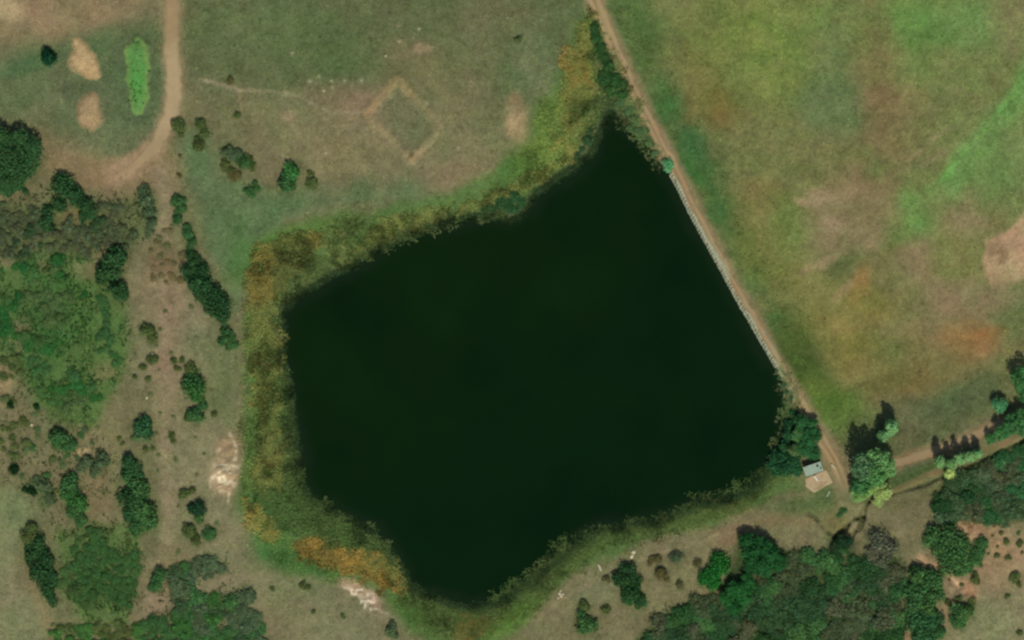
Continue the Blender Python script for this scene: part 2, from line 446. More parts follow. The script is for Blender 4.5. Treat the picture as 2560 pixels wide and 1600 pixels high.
def paint(x, y):
    x = np.asarray(x, float); y = np.asarray(y, float)
    shp = x.shape; x = x.ravel(); y = y.ravel()
    out = np.empty((x.size, 3)); out[:] = alb(BASE)
    for k, (kind, col, geo, f, a, w, ns) in enumerate(STROKES):
        if kind in 'ER':
            cx, cy, rx, ry, rot = geo; R = max(rx, ry) * (1.3 + f + w)
            m = np.nonzero((np.abs(x - cx) < R) & (np.abs(y - cy) < R))[0]
        else:
            p = np.asarray(geo[0] if kind == 'L' else geo, float)
            pad = (geo[1] if kind == 'L' else 0) + f + w * 2 + 2
            m = np.nonzero((x > p[:, 0].min() - pad) & (x < p[:, 0].max() + pad) & (y > p[:, 1].min() - pad) & (y < p[:, 1].max() + pad))[0]
        if not m.size: continue
        X, Y = x[m], y[m]
        n = fbm(X, Y, ns, 4, 100 + (k % 17))
        if kind in 'ER':
            c, s = math.cos(rot), math.sin(rot)
            u = ((X - cx) * c + (Y - cy) * s) / rx; v = (-(X - cx) * s + (Y - cy) * c) / ry
            d = 1 - np.sqrt(u * u + v * v) + w * n
        elif kind == 'L': d = geo[1] - seg_dist(X, Y, p) + w * n
        else: d = sdist(X, Y, p) + w * n
        if kind == 'R':
            t = (sstep(-.2, .5, d) * sstep(f, f * .3, np.abs(fbm(X, Y, ns, 3, 211))) * a)[:, None]
        else: t = (sstep(-f, f, d) * a)[:, None]
        out[m] = out[m] * (1 - t) + alb(col) * t
    # patchy growth: greener and browner drifts, then clumps
    n1 = fbm(x, y, 150, 4, 301)[:, None]; n2 = fbm(x, y, 34, 4, 302)[:, None]; n3 = fbm(x, y, 9, 2, 303)[:, None]
    n4 = fbm(x, y, 60, 3, 304)[:, None]
    out *= 1 + n1 * np.array([.06, -.01, .05]) + n4 * np.array([.09, .01, .06])
    mead = sstep(-30, 60, ((x - 1482) * 1240 - y * 634) / 1393.0)[:, None] * sstep(1240, 1120, y)[:, None]
    n5 = fbm(x * .8 + y * .35, y * 1.1 - x * .2, 46, 4, 305)[:, None]; n6 = fbm(x, y, 17, 3, 306)[:, None]
    out *= 1 + mead * (n5 * np.array([.11, .05, .10]) + n6 * np.array([.04, .06, .05]))
    out *= np.clip(1 + .13 * n2 + .13 * n3, .5, 1.6)
    return np.clip(out * np.array([1.02, 1.05, 1.045]), .004, .9).reshape(shp + (3,))

# ------------------------------------------------------------------ materials
def new_mat(name):
    m = bpy.data.materials.new(name); m.use_nodes = True
    nt = m.node_tree; nt.nodes.clear()
    return m, nt, nt.nodes.new("ShaderNodeOutputMaterial")

def vcol_mat(name, rough=.95, bump=0.3, scale=1.6, amp=.4, spec=.1):
    """painted soil / grass: vertex colour broken up by procedural noise"""
    m, nt, out = new_mat(name)
    b = nt.nodes.new("ShaderNodeBsdfPrincipled"); nt.links.new(b.outputs[0], out.inputs[0])
    b.inputs["Roughness"].default_value = rough; b.inputs["Specular IOR Level"].default_value = spec
    at = nt.nodes.new("ShaderNodeAttribute"); at.attribute_name = "Col"
    ge = nt.nodes.new("ShaderNodeNewGeometry")
    n1 = nt.nodes.new("ShaderNodeTexNoise"); n1.inputs["Scale"].default_value = scale; n1.inputs["Detail"].default_value = 5; n1.inputs["Roughness"].default_value = .7
    nt.links.new(ge.outputs["Position"], n1.inputs["Vector"])
    mr = nt.nodes.new("ShaderNodeMapRange"); mr.inputs[1].default_value = .25; mr.inputs[2].default_value = .75
    mr.inputs[3].default_value = 1 - amp; mr.inputs[4].default_value = 1 + amp
    nt.links.new(n1.outputs[0], mr.inputs[0])
    vm = nt.nodes.new("ShaderNodeVectorMath"); vm.operation = 'SCALE'
    nt.links.new(at.outputs["Color"], vm.inputs[0]); nt.links.new(mr.outputs[0], vm.inputs["Scale"])
    nt.links.new(vm.outputs[0], b.inputs["Base Color"])
    if bump:
        bp = nt.nodes.new("ShaderNodeBump"); bp.inputs["Strength"].default_value = bump; bp.inputs["Distance"].default_value = .25
        nt.links.new(n1.outputs[0], bp.inputs["Height"]); nt.links.new(bp.outputs[0], b.inputs["Normal"])
    return m

def flat_mat(name, col, rough=.7, amp=.2, scale=3., metal=0., spec=.3):
    m, nt, out = new_mat(name)
    b = nt.nodes.new("ShaderNodeBsdfPrincipled"); nt.links.new(b.outputs[0], out.inputs[0])
    b.inputs["Roughness"].default_value = rough; b.inputs["Metallic"].default_value = metal; b.inputs["Specular IOR Level"].default_value = spec
    tc = nt.nodes.new("ShaderNodeTexCoord")
    n = nt.nodes.new("ShaderNodeTexNoise"); n.inputs["Scale"].default_value = scale; n.inputs["Detail"].default_value = 4
    nt.links.new(tc.outputs["Object"], n.inputs["Vector"])
    r = nt.nodes.new("ShaderNodeValToRGB")
    c = np.asarray(col, float)
    r.color_ramp.elements[0].position = .3; r.color_ramp.elements[1].position = .7
    r.color_ramp.elements[0].color = (*(c * (1 - amp)), 1); r.color_ramp.elements[1].color = (*np.minimum(c * (1 + amp), .95), 1)
    nt.links.new(n.outputs[0], r.inputs[0]); nt.links.new(r.outputs[0], b.inputs["Base Color"])
    return m

def leaf_mat(name, transl=.25, attr="Col", use_obj=True):
    m, nt, out = new_mat(name)
    at = nt.nodes.new("ShaderNodeAttribute"); at.attribute_name = attr
    d = nt.nodes.new("ShaderNodeBsdfDiffuse"); t = nt.nodes.new("ShaderNodeBsdfTranslucent")
    mixs = nt.nodes.new("ShaderNodeMixShader"); mixs.inputs[0].default_value = transl
    src = at.outputs["Color"]
    if use_obj:
        oi = nt.nodes.new("ShaderNodeObjectInfo")
        mu = nt.nodes.new("ShaderNodeVectorMath"); mu.operation = 'MULTIPLY'
        nt.links.new(at.outputs["Color"], mu.inputs[0]); nt.links.new(oi.outputs["Color"], mu.inputs[1]); src = mu.outputs[0]
    nt.links.new(src, d.inputs[0]); nt.links.new(src, t.inputs[0])
    nt.links.new(d.outputs[0], mixs.inputs[1]); nt.links.new(t.outputs[0], mixs.inputs[2]); nt.links.new(mixs.outputs[0], out.inputs[0])
    return m

MAT_GROUND = vcol_mat("soil_and_grass")
MAT_ROAD = vcol_mat("packed_dirt", bump=.25, scale=2.4, amp=.14)
MAT_LEAF = leaf_mat("leaves")
MAT_REED = leaf_mat("reed_blades", .3, use_obj=False)
MAT_BARK = flat_mat("bark", (.13, .10, .07), .9)
MAT_STONE = flat_mat("pale_stone", alb((178,176,146)), .9, .25, 1.5)
MAT_CHALK = flat_mat("white_rock", alb((186,176,144)), .9, .15, 2.5)

# water: dark, slightly green, faint ripples
MAT_WATER, nt, out = new_mat("lake_water")
b = nt.nodes.new("ShaderNodeBsdfPrincipled"); nt.links.new(b.outputs[0], out.inputs[0])
b.inputs["Roughness"].default_value = .12; b.inputs["IOR"].default_value = 1.33
ge = nt.nodes.new("ShaderNodeNewGeometry")
wa = nt.nodes.new("ShaderNodeAttribute"); wa.attribute_name = "Col"
nt.links.new(wa.outputs["Color"], b.inputs["Base Color"])
n2 = nt.nodes.new("ShaderNodeTexNoise"); n2.inputs["Scale"].default_value = .9; n2.inputs["Detail"].default_value = 3
nt.links.new(ge.outputs["Position"], n2.inputs["Vector"])
bp = nt.nodes.new("ShaderNodeBump"); bp.inputs["Strength"].default_value = .06; bp.inputs["Distance"].default_value = .1
nt.links.new(n2.outputs[0], bp.inputs["Height"]); nt.links.new(bp.outputs[0], b.inputs["Normal"])

# ------------------------------------------------------------------ mesh helpers
def mesh_np(name, verts, faces, mat=None, cols=None, smooth=False):
    """faces: (n, k) int array, all of one size"""
    verts = np.asarray(verts, float); faces = np.asarray(faces, np.int32)
    me = bpy.data.meshes.new(name)
    k = faces.shape[1]
    me.vertices.add(len(verts)); me.vertices.foreach_set("co", verts.ravel())
    me.loops.add(faces.size); me.loops.foreach_set("vertex_index", faces.ravel())
    me.polygons.add(len(faces))
    me.polygons.foreach_set("loop_start", np.arange(0, faces.size, k, dtype=np.int32))
    if smooth: me.polygons.foreach_set("use_smooth", np.ones(len(faces), bool))
    me.update(calc_edges=True)
    if cols is not None:
        ca = me.attributes.new("Col", 'FLOAT_COLOR', 'POINT')
        c4 = np.ones((len(verts), 4)); c4[:, :3] = cols
        ca.data.foreach_set("color", c4.ravel())
    if mat: me.materials.append(mat)
    return me

class MB:
    """collects boxes, tubes and prisms into one mesh"""
    def __init__(s): s.v = []; s.f = []
    def add(s, v, f):
        o = len(s.v); s.v += [tuple(q) for q in v]; s.f += [tuple(i + o for i in q) for q in f]
    def box(s, c, d, M=None):
        x, y, z = (q / 2 for q in d)
        v = [Vector((c[0] + a * x, c[1] + b_ * y, c[2] + e * z)) for a in (-1, 1) for b_ in (-1, 1) for e in (-1, 1)]
        if M: v = [M @ q for q in v]
        s.add(v, [(0,1,3,2),(4,6,7,5),(0,4,5,1),(2,3,7,6),(0,2,6,4),(1,5,7,3)])
    def tube(s, pts, rs, n=7, cap=True):
        pts = [Vector(p) for p in pts]; vs = []; fs = []
        for i, p in enumerate(pts):
            d = (pts[min(i + 1, len(pts) - 1)] - pts[max(i - 1, 0)]).normalized()
            q = d.to_track_quat('Z', 'Y')
            for j in range(n):
                a = 2 * math.pi * j / n
                vs.append(p + q @ Vector((math.cos(a) * rs[i], math.sin(a) * rs[i], 0)))
        for i in range(len(pts) - 1):
            for j in range(n): fs.append((i * n + j, i * n + (j + 1) % n, (i + 1) * n + (j + 1) % n, (i + 1) * n + j))
        if cap:
            fs.append(tuple(range(n))[::-1]); fs.append(tuple((len(pts) - 1) * n + j for j in range(n)))
        s.add(vs, fs)
    def mesh(s, name, mat):
        me = bpy.data.meshes.new(name); me.from_pydata(s.v, [], s.f); me.update(); me.materials.append(mat); return me

def link(name, me, parent=None):
    o = bpy.data.objects.new(name, me); COL.objects.link(o)
    if parent: o.parent = parent
    return o
def tag(o, label=None, cat=None, group=None, kind=None):
    if label: o['label'] = label
    if cat: o['category'] = cat
    if group: o['group'] = group
    if kind: o['kind'] = kind
    return o

# ------------------------------------------------------------------ ground
ax = np.concatenate([[-30000,-12000,-5000,-2500,-1400,-900], np.arange(-600, -20, 20), np.arange(-20, 2581, 4), np.arange(2600, 3181, 20), [3480,3980,5080,7580,14580,32580]])
ay = np.concatenate([[-30000,-12000,-5000,-2500,-1400,-900], np.arange(-600, -20, 20), np.arange(-20, 1621, 4), np.arange(1640, 2221, 20), [2520,3020,4120,6620,13620,31600]])
GX, GY = np.meshgrid(ax, ay)
nx, ny = len(ax), len(ay)
GZ = height(GX.ravel(), GY.ravel()).reshape(GX.shape)
gc = paint(GX, GY)
gv = np.stack([mx(GX), my(GY), GZ], -1).reshape(-1, 3)
ii = np.arange(nx * ny).reshape(ny, nx)
gf = np.stack([ii[1:, :-1], ii[1:, 1:], ii[:-1, 1:], ii[:-1, :-1]], -1).reshape(-1, 4)
tag(link("ground", mesh_np("ground", gv, gf, MAT_GROUND, gc.reshape(-1, 3), True)), kind='structure')

# height lookup that follows the ground mesh itself
def zat(x, y):
    x = np.asarray(x, float); y = np.asarray(y, float)
    i = np.clip(np.searchsorted(ax, x) - 1, 0, nx - 2); j = np.clip(np.searchsorted(ay, y) - 1, 0, ny - 2)
    u = (x - ax[i]) / (ax[i + 1] - ax[i]); v = (y - ay[j]) / (ay[j + 1] - ay[j])
    return (GZ[j, i] * (1 - u) + GZ[j, i + 1] * u) * (1 - v) + (GZ[j + 1, i] * (1 - u) + GZ[j + 1, i + 1] * u) * v

# ------------------------------------------------------------------ water
WATER_Z = 0.0
wx, wy = np.meshgrid(np.arange(LAKE[:, 0].min() - 30, LAKE[:, 0].max() + 30, 6), np.arange(LAKE[:, 1].min() - 30, LAKE[:, 1].max() + 30, 6))
wd = sdist(wx.ravel(), wy.ravel(), LAKE)
deep = sstep(0, 46, wd + 12 * fbm(wx.ravel(), wy.ravel(), 60, 3, 501))[:, None]
side = sstep(.2, .9, ((wx - 700) * .55 + (wy - 300) * .85).ravel() / 1400 + .25 * fbm(wx.ravel(), wy.ravel(), 240, 3, 502))[:, None]
wc = (np.array([.0036, .0166, .0008]) * (1 - side) + np.array([.0022, .0136, .0012]) * side) * deep + np.array([.0072, .0185, .0050]) * (1 - deep)
wc = wc * (1 + .12 * fbm(wx.ravel(), wy.ravel(), 130, 4, 503)[:, None])
wi = np.arange(wx.size).reshape(wx.shape)
wf = np.stack([wi[1:, :-1], wi[1:, 1:], wi[:-1, 1:], wi[:-1, :-1]], -1).reshape(-1, 4)
wf = wf[np.minimum.reduce([wd[wf[:, k]] for k in range(4)]) > -13]
wu, winv = np.unique(wf, return_inverse=True)
wm = mesh_np("water", np.stack([mx(wx.ravel()[wu]), my(wy.ravel()[wu]), np.full(len(wu), WATER_Z)], 1), winv.reshape(wf.shape), MAT_WATER, wc[wu], True)
tag(link("water", wm), kind='structure')

# ------------------------------------------------------------------ tracks
def strip(name, line, width, colfn, na=13, lift=.07, jit=5, seed=0, step=4, taper=None, fade=0):
    p = resample(line, step)
    t = np.gradient(p, axis=0); t /= np.linalg.norm(t, axis=1)[:, None]
    n = np.stack([-t[:, 1], t[:, 0]], 1)
    u = np.linspace(-1, 1, na)
    s = np.arange(len(p)) * step
    wl = width + jit * fbm(s.astype(float), np.zeros(len(s)), 40, 4, seed); wr = width + jit * fbm(s.astype(float), np.ones(len(s)) * 77, 40, 4, seed + 3)
    if taper:
        k = np.interp(np.linspace(0, 1, len(p)), taper[0], taper[1]); wl = wl * k; wr = wr * k
    off = np.where(u[None, :] < 0, u[None, :] * wl[:, None], u[None, :] * wr[:, None])
    X = p[:, None, 0] + n[:, None, 0] * off; Y = p[:, None, 1] + n[:, None, 1] * off
    Z = zat(X, Y) + lift * (1 - np.abs(u[None, :]) ** 6 * 1.6)
    U = np.broadcast_to(u[None, :], X.shape); S = np.broadcast_to(s[:, None], X.shape)
    c = colfn(U, S, X, Y)
    e = sstep(.55, 1.0, np.abs(U) + .35 * fbm(X, Y, 16, 3, seed + 7))[..., None]
    if fade: e = np.maximum(e, sstep(s[-1] - fade, s[-1] - 4, S + 26 * fbm(X, Y, 30, 3, 55))[..., None])
    c = c * (1 - e) + paint(X, Y) * e
    v = np.stack([mx(X), my(Y), Z], -1).reshape(-1, 3)
    I = np.arange(X.size).reshape(X.shape)
    f = np.stack([I[:-1, :-1], I[:-1, 1:], I[1:, 1:], I[1:, :-1]], -1).reshape(-1, 4)
    me = mesh_np(name, v, f, MAT_ROAD, c.reshape(-1, 3), True)
    if me.polygons[0].normal.z < 0: me.flip_normals()
    return tag(link(name, me), kind='structure')

def mixc(c, col, t):
    t = np.asarray(t)[..., None]; return c * (1 - t) + alb(col) * t

def dam_col(U, S, X, Y):
    c = np.empty(U.shape + (3,)); c[:] = alb((142,124,93))
    n = fbm(S * .25, U * 30, 20, 3, 9); n2 = fbm(X, Y, 60, 3, 19)
    c = mixc(c, (158,140,100), sstep(.1, .7, n2) * .8)
    c = mixc(c, (146,116,84), sstep(.0, .8, -n2) * .7)
    for r in (-.42, .36): c = mixc(c, (170,146,104), np.exp(-((U - r) / .15) ** 2) * .7)
    c = mixc(c, (120,108,70), np.exp(-((U + .04) / .12) ** 2) * sstep(-.6, .3, n) * .85)
    c = mixc(c, (112,104,70), sstep(.7, 1, np.abs(U)) * .7)
    return c * (1 + .06 * n[..., None])
strip("dirt_road", DAM, 19, dam_col, jit=6, seed=11, fade=70)

def west_col(U, S, X, Y):
    c = np.empty(U.shape + (3,)); c[:] = alb((166,146,110))
    c = mixc(c, (148,126,92), sstep(170, 60, Y) * .9)
    c = mixc(c, (150,130,96), sstep(300, 400, Y) * .8)
    n = fbm(X, Y, 40, 4, 29)
    c = mixc(c, (130,115,76), sstep(.6, 1, np.abs(U) + .2 * n) * .6)
    return c * (1 + .07 * n[..., None])
strip("dirt_road", ROAD_W, 22, west_col, jit=7, seed=31, taper=([0, .2, .35, .58, .75, 1], [.85, .85, 1.05, 1.1, .8, .25]), fade=60)

def east_col(U, S, X, Y):
    c = np.empty(U.shape + (3,)); c[:] = alb((148,128,96))
    n = fbm(X, Y, 40, 4, 39)
    c = mixc(c, (136,108,78), sstep(.2, .9, U) * .7)
    c = mixc(c, (128,120,84), sstep(.2, .9, -U) * .5)
    return c * (1 + .07 * n[..., None])
strip("dirt_road", ROAD_E, 14, east_col, jit=4, seed=41)

def track_col(U, S, X, Y):
    c = np.empty(U.shape + (3,)); c[:] = alb((108,102,68))
    n = fbm(X, Y, 50, 4, 49)
    c = mixc(c, (124,104,74), sstep(0, .8, n)); c = mixc(c, (96,102,60), sstep(.5, 1, np.abs(U)))
    return c * (1 + .08 * n[..., None])
strip("path", TRACK, 13, track_col, jit=4, seed=51)

# ------------------------------------------------------------------ leaf clouds
rng = np.random.default_rng(7)
def leaf_cloud(name, lobes, n, size, mat, seed, shell=.55, colvar=.2, clump=.27):
    """many small leaf quads through the volume of several lobes (cx,cy,cz,rx,ry,rz)"""
    r = np.random.default_rng(seed)
    lob = np.array(lobes, float)
    wgt = lob[:, 3] * lob[:, 4] + lob[:, 5] * lob[:, 3]; wgt /= wgt.sum()
    k = r.choice(len(lob), n, p=wgt)
    d = r.normal(size=(n, 3)); d /= np.linalg.norm(d, axis=1)[:, None]
    d[:, 2] = np.where(d[:, 2] < -.35, -d[:, 2], d[:, 2])
    rad = (shell + (1 - shell) * r.random(n) ** .6)[:, None] * (1 + .12 * r.normal(size=n))[:, None]
    c = lob[k, :3] + d * lob[k, 3:] * rad
    cw = c + .6 * clump * np.sin(c[:, [1, 2, 0]] * 5.1 / clump * .55 + r.random(3) * 6); cell = np.floor(cw / clump + r.random(3)); cen = (cell + .5) * clump
    hv = np.sin(cell @ np.array([12.99, 78.23, 37.72]) + seed) * 43758.5; hv = hv - np.floor(hv)
    hu = hv * 7.13 - np.floor(hv * 7.13)
    c = c + (cen - cw) * np.array([.22, .22, .15]) * (hv[:, None] > .25)
    c[:, 2] = np.maximum(c[:, 2], .02)
    nn = d * .7 + r.normal(size=(n, 3)) * .55 + np.array([0, 0, .35]); nn /= np.linalg.norm(nn, axis=1)[:, None]
    t = np.cross(nn, r.normal(size=(n, 3))); t /= np.linalg.norm(t, axis=1)[:, None] + 1e-9
    bt = np.cross(nn, t)
    sz = size * (.6 + .8 * r.random(n))[:, None]
    a = t * sz; b_ = bt * sz * .62
    v = np.stack([c - a, c - b_ * 1.0, c + a, c + b_], 1).reshape(-1, 3)
    f = np.arange(4 * n).reshape(n, 4)
    g = r.random(len(lob))[k]
    val = 1 + colvar * (r.random(n) * 2 - 1) + .12 * (g * 2 - 1) + .27 * (hv * 2 - 1)
    hue = .06 * (r.random(n) * 2 - 1) + .10 * (hu * 2 - 1)
    cc = np.stack([val * (1 + hue), val, val * (1 - hue)], 1)
    return mesh_np(name, v, f, mat, np.repeat(np.clip(cc, .25, 2), 4, axis=0))

def shrub_lobes(r, n, flat=1.0):
    out = []
    for i in range(n):
        a = r.random() * 6.283; q = .62 * math.sqrt(r.random()) if i else 0
        s = .42 + .22 * r.random()
        hh = (.5 + .22 * r.random()) * flat * (1 - .35 * q)
        out.append((math.cos(a) * q, math.sin(a) * q, hh * .55, s, s * (.8 + .4 * r.random()), hh * .6))
    return out
def tree_lobes(r, n):
    out = [(0, 0, 1.1, .55, .55, .5)]
    for i in range(n):
        a = 6.283 * (i + r.random() * .7) / n; q = .42 + .26 * r.random()
        s = .30 + .16 * r.random()
        out.append((math.cos(a) * q, math.sin(a) * q, .7 + .55 * r.random(), s, s, s * (.8 + .4 * r.random())))
    return out
def poplar_lobes(r, n):
    out = []
    for i in range(n):
        z = .5 + 3.3 * (i + .5) / n; w = .55 * math.sin(math.pi * min(.97, (z / 4.1) ** .7)) + .16
        a = r.random() * 6.283
        out.append((math.cos(a) * .22, math.sin(a) * .22, z, w * (.8 + .3 * r.random()), w * (.8 + .3 * r.random()), .42))
    return out

SHRUB_F, SHRUB_S, TREE_C, TREE_T, POP_C, POP_T, DEAD_F, DEAD_S = [], [], [], [], [], [], [], []
def stems(r, n, hgt, rad, spread):
    b_ = MB()
    for i in range(n):
        a = 6.283 * (i + r.random()) / n; q = spread * (.4 + .6 * r.random()); h = hgt * (.6 + .4 * r.random())
        b_.tube([(math.cos(a) * .05, math.sin(a) * .05, -.1), (math.cos(a) * q * .45, math.sin(a) * q * .45, h * .6), (math.cos(a) * q, math.sin(a) * q, h)], [rad, rad * .7, rad * .3], 5)
    return b_
for i in range(9):
    r = random.Random(100 + i)
    SHRUB_F.append(leaf_cloud("foliage", shrub_lobes(r, r.randint(6, 10)), 950, .095, MAT_LEAF, 200 + i, .5, .25, .3))
    SHRUB_S.append(stems(r, 6, .5, .035, .5).mesh("stem", MAT_BARK))
for i in range(5):
    r = random.Random(300 + i)
    TREE_C.append(leaf_cloud("crown", tree_lobes(r, r.randint(7, 10)), 1700, .075, MAT_LEAF, 400 + i, .55, .22, .22))
    tb = MB(); tb.tube([(0, 0, -.1), (.02, .01, .4), (0, .03, .95)], [.085, .065, .03], 8)
    for q in range(6):
        a = 6.283 * (q + r.random() * .6) / 6
        tb.tube([(0, 0, .35 + .06 * q), (math.cos(a) * .3, math.sin(a) * .3, .65 + .05 * q), (math.cos(a) * .55, math.sin(a) * .55, .9 + .05 * q)], [.04, .028, .012], 6)
    TREE_T.append(tb.mesh("trunk", MAT_BARK))
for i in range(3):
    r = random.Random(500 + i)
    POP_C.append(leaf_cloud("crown", poplar_lobes(r, 12), 1300, .12, MAT_LEAF, 600 + i, .55))
    tb = MB(); tb.tube([(0, 0, -.2), (.03, 0, 1.2), (0, .02, 3.6)], [.13, .09, .03], 8)
    for q in range(8):
        a = q * 2.4; tb.tube([(0, 0, .5 + .3 * q), (math.cos(a) * .28, math.sin(a) * .28, 1. + .3 * q)], [.035, .012], 5)
    POP_T.append(tb.mesh("trunk", MAT_BARK))
BIG_C = leaf_cloud('crown', [(0,0,.5,.62,.62,.5)] + [(q[0]*1.25, q[1]*1.25, .55, .3, .3, .3) for q in tree_lobes(random.Random(8), 15)[1:]], 9000, .038, MAT_LEAF, 77, .7, .2, .13)
tb = MB(); tb.tube([(0, 0, -.1), (.01, 0, .25), (0, .02, .5)], [.09, .07, .03], 9)
for q in range(5): tb.tube([(0, 0, .2), (math.cos(q * 1.26) * .35, math.sin(q * 1.26) * .35, .42)], [.04, .012], 6)
BIG_T = tb.mesh('trunk', MAT_BARK)
MAT_TWIG = flat_mat("dry_twigs", (.17, .15, .12), .95)
for i in range(4):
    r = random.Random(700 + i)
    DEAD_F.append(leaf_cloud("foliage", shrub_lobes(r, 8), 620, .085, MAT_LEAF, 800 + i, .35))
    DEAD_S.append(stems(r, 34, .8, .022, .95).mesh("stem", MAT_TWIG))

ORD = ["first","second","third","fourth","fifth","sixth","seventh","eighth","ninth","tenth","eleventh","twelfth"]
vr = random.Random(5)
PLANTED = []
def plant(kind, name, x, y, r, tone, label, cat, group=None, hs=1.0, z=None):
    """one plant standing at map position (x, y); r in map units"""
    R = r * M_PER; PLANTED.append((x, y, r))
    zz = float(zat(x, y)) if z is None else z
    rz = vr.random() * 6.283
    k = vr.uniform(.91, 1.09); hue = vr.uniform(-.06, .06)
    t = np.asarray(tone, float) * k * np.array([1 + hue, 1, 1 - hue * .5])
    col = (*np.clip(t, .003, .9), 1)
    if kind == 'shrub': F, S, fn, sn = SHRUB_F, SHRUB_S, "foliage", "stem"
    elif kind == 'tree': F, S, fn, sn = TREE_C, TREE_T, "crown", "trunk"
    elif kind == 'poplar': F, S, fn, sn = POP_C, POP_T, "crown", "trunk"
    else: F, S, fn, sn = DEAD_F, DEAD_S, "foliage", "stem"
    i = vr.randrange(len(F))
    if name == 'large_tree': F = [BIG_C] * len(F); S = [BIG_T] * len(F)
    scl = (R * vr.uniform(.92, 1.1), R * vr.uniform(.92, 1.1), R * hs * vr.uniform(.85, 1.15))
    loc = (float(mx(x)), float(my(y)), zz)
    if r < 11:                       # too small to show stems
        o = link(name, F[i]); o.color = col; root = o
    else:
        root = link(name, None); root.empty_display_size = .5
        o = link(fn, F[i], root); o.color = col
        s = link(sn, S[i], root)
    root.location = loc; root.rotation_euler = (0, 0, rz); root.scale = scl
    tag(root, label, cat, group)
    return root

FK = 1.9        # self-shade of a leafy crown: seen colour -> leaf albedo
def tone(c):
    a = alb(c) * FK; l = a @ np.array([.25, .65, .10])
    return (a * .94 + l * .06) * np.array([.98, 1.06, .92])
T_DARK = tone((40,68,40)); T_MID = tone((53,83,47)); T_BRI = tone((48,86,44)); T_GREY = tone((68,82,58))
T_OLV = tone((72,82,46)); T_PALE = tone((90,122,78)); T_YEL = tone((128,138,84)); T_TEAL = tone((44,78,48)); T_BRN = tone((84,78,50))
T_SAGE = tone((82,98,66))

def cluster(kind, name, label, cat, tn, spots, group=None, hs=1.0, fmt=None):
    """label holds {} where 'third from the top' style wording goes when there are several"""
    spots = sorted(spots, key=lambda q: q[1])
    for i, q in enumerate(spots):
        lb = label if len(spots) == 1 else label.format(ORD[i])
        plant(kind, name, q[0], q[1], q[2] * (1.2 if kind in ('shrub', 'dead') and q[2] > 12.5 else 1.0), q[3] if len(q) > 3 else tn, lb, cat, group, hs)

# ------------------------------------------------------------------ single plants and clusters, west side
cluster('tree', "large_tree", "large round dark green tree cut by the left edge of the photo", "tree", T_DARK, [(36,404,80)], hs=.55)
cluster('shrub', "oak_shrub", "dark shrub under the large round tree, {} from the top", "shrub", T_DARK, [(32,440,34),(12,455,28),(40,470,20),(66,482,10)], "dark shrubs under the large round tree")
cluster('shrub', "small_tree", "small dark feathery tree alone left of the upper sand mound", "tree", tone((20,58,40)), [(128,146,17)], hs=1.9)
cluster('shrub', "juniper_shrub", "olive shrub at the bend of the west dirt road, {} from the top", "shrub", T_OLV, [(449,316,15),(453,336,10),(505,312,13),(514,333,14),(500,366,13),(494,350,10)], "olive shrubs at the road bend")
cluster('shrub', "round_bush", "small round brown bush alone in the upper field right of the road", "bush", T_BRN, [(580,203,11)])
cluster('shrub', "round_bush", "small faint bush below the round brown bush on the footpath", "bush", T_OLV, [(597,291,10)])
cluster('shrub', "round_bush", "small dark bush in the field left of the reedy inlet", "bush", T_OLV, [(1296,102,10)])
cluster('shrub', "juniper_shrub", "shrub in the loose olive clump west of the green pair, {} from the top", "shrub", T_OLV,
        [(572,382,17,T_GREY),(588,392,16,T_GREY),(566,414,13),(612,410,17,T_MID),(626,404,12),(590,444,13,T_BRN),(580,430,11),(634,420,11)], "shrubs of the loose olive clump")
cluster('shrub', "juniper_shrub", "bright green round shrub, upper one of the touching pair", "shrub", tone((52,100,52)), [(733,434,24)])
cluster('shrub', "juniper_shrub", "dark green round shrub, lower left one of the touching pair", "shrub", T_MID, [(721,459,24)])
cluster('shrub', "round_bush", "small olive bush right of the touching pair, {} from the top", "bush", T_OLV, [(778,440,11),(783,461,15)], "bushes right of the touching pair")
cluster('shrub', "round_bush", "low green bush in the grass left of the touching pair, {} from the top", "bush", T_MID, [(626,486,13),(644,476,11),(640,462,9)], "low green bushes left of the pair")
cluster('shrub', "round_bush", "tiny dark bush by the end of the west dirt road, {} from the top", "bush", T_BRN, [(450,440,7),(452,392,6),(131,465,6)], "tiny bushes by the road end")
cluster('shrub', "oak_shrub", "dark shrub of the chain above the grey scrub, {} from the top", "shrub", T_DARK,
        [(164,468,25),(188,492,22),(212,512,24),(222,535,22),(150,515,18),(118,528,14),(122,560,24)], "dark shrubs of the chain above the grey scrub")
cluster('shrub', "oak_shrub", "dark shrub of the upright column beside the bare track, {} from the top", "shrub", T_GREY,
        [(366,482,18),(368,508,19),(374,535,17),(378,562,15),(372,585,12)], "shrubs of the upright column by the track")
cluster('shrub', "oak_shrub", "dark green shrub of the three standing below the grey scrub, {} from the top", "shrub", T_DARK,
        [(292,652,28),(272,690,28),(300,728,24)], "three dark shrubs below the grey scrub", 1.15)
cluster('shrub', "hedge_shrub", "green shrub in the upper thin end of the slanting hedge, {} from the top", "shrub", T_MID,
        [(450,505,16),(452,528,15),(448,552,13),(470,568,12),(474,590,14),(480,612,14),(480,634,13)], "upper shrubs of the slanting hedge")
cluster('shrub', "hedge_shrub", "dark green shrub in the thick lower end of the slanting hedge, {} from the top", "shrub", T_DARK,
        [(484,658,20),(478,684,22),(504,690,22),(492,716,24),(518,722,24),(534,748,24),(512,745,20),(552,772,24),(562,796,20),(536,772,18)], "lower shrubs of the slanting hedge", 1.15)
cluster('shrub', "round_bush", "greyish olive shrub on the bare slope below the three dark shrubs, {} from the top", "shrub", T_OLV,
        [(368,828,17),(384,850,14)], "greyish shrubs on the bare slope")
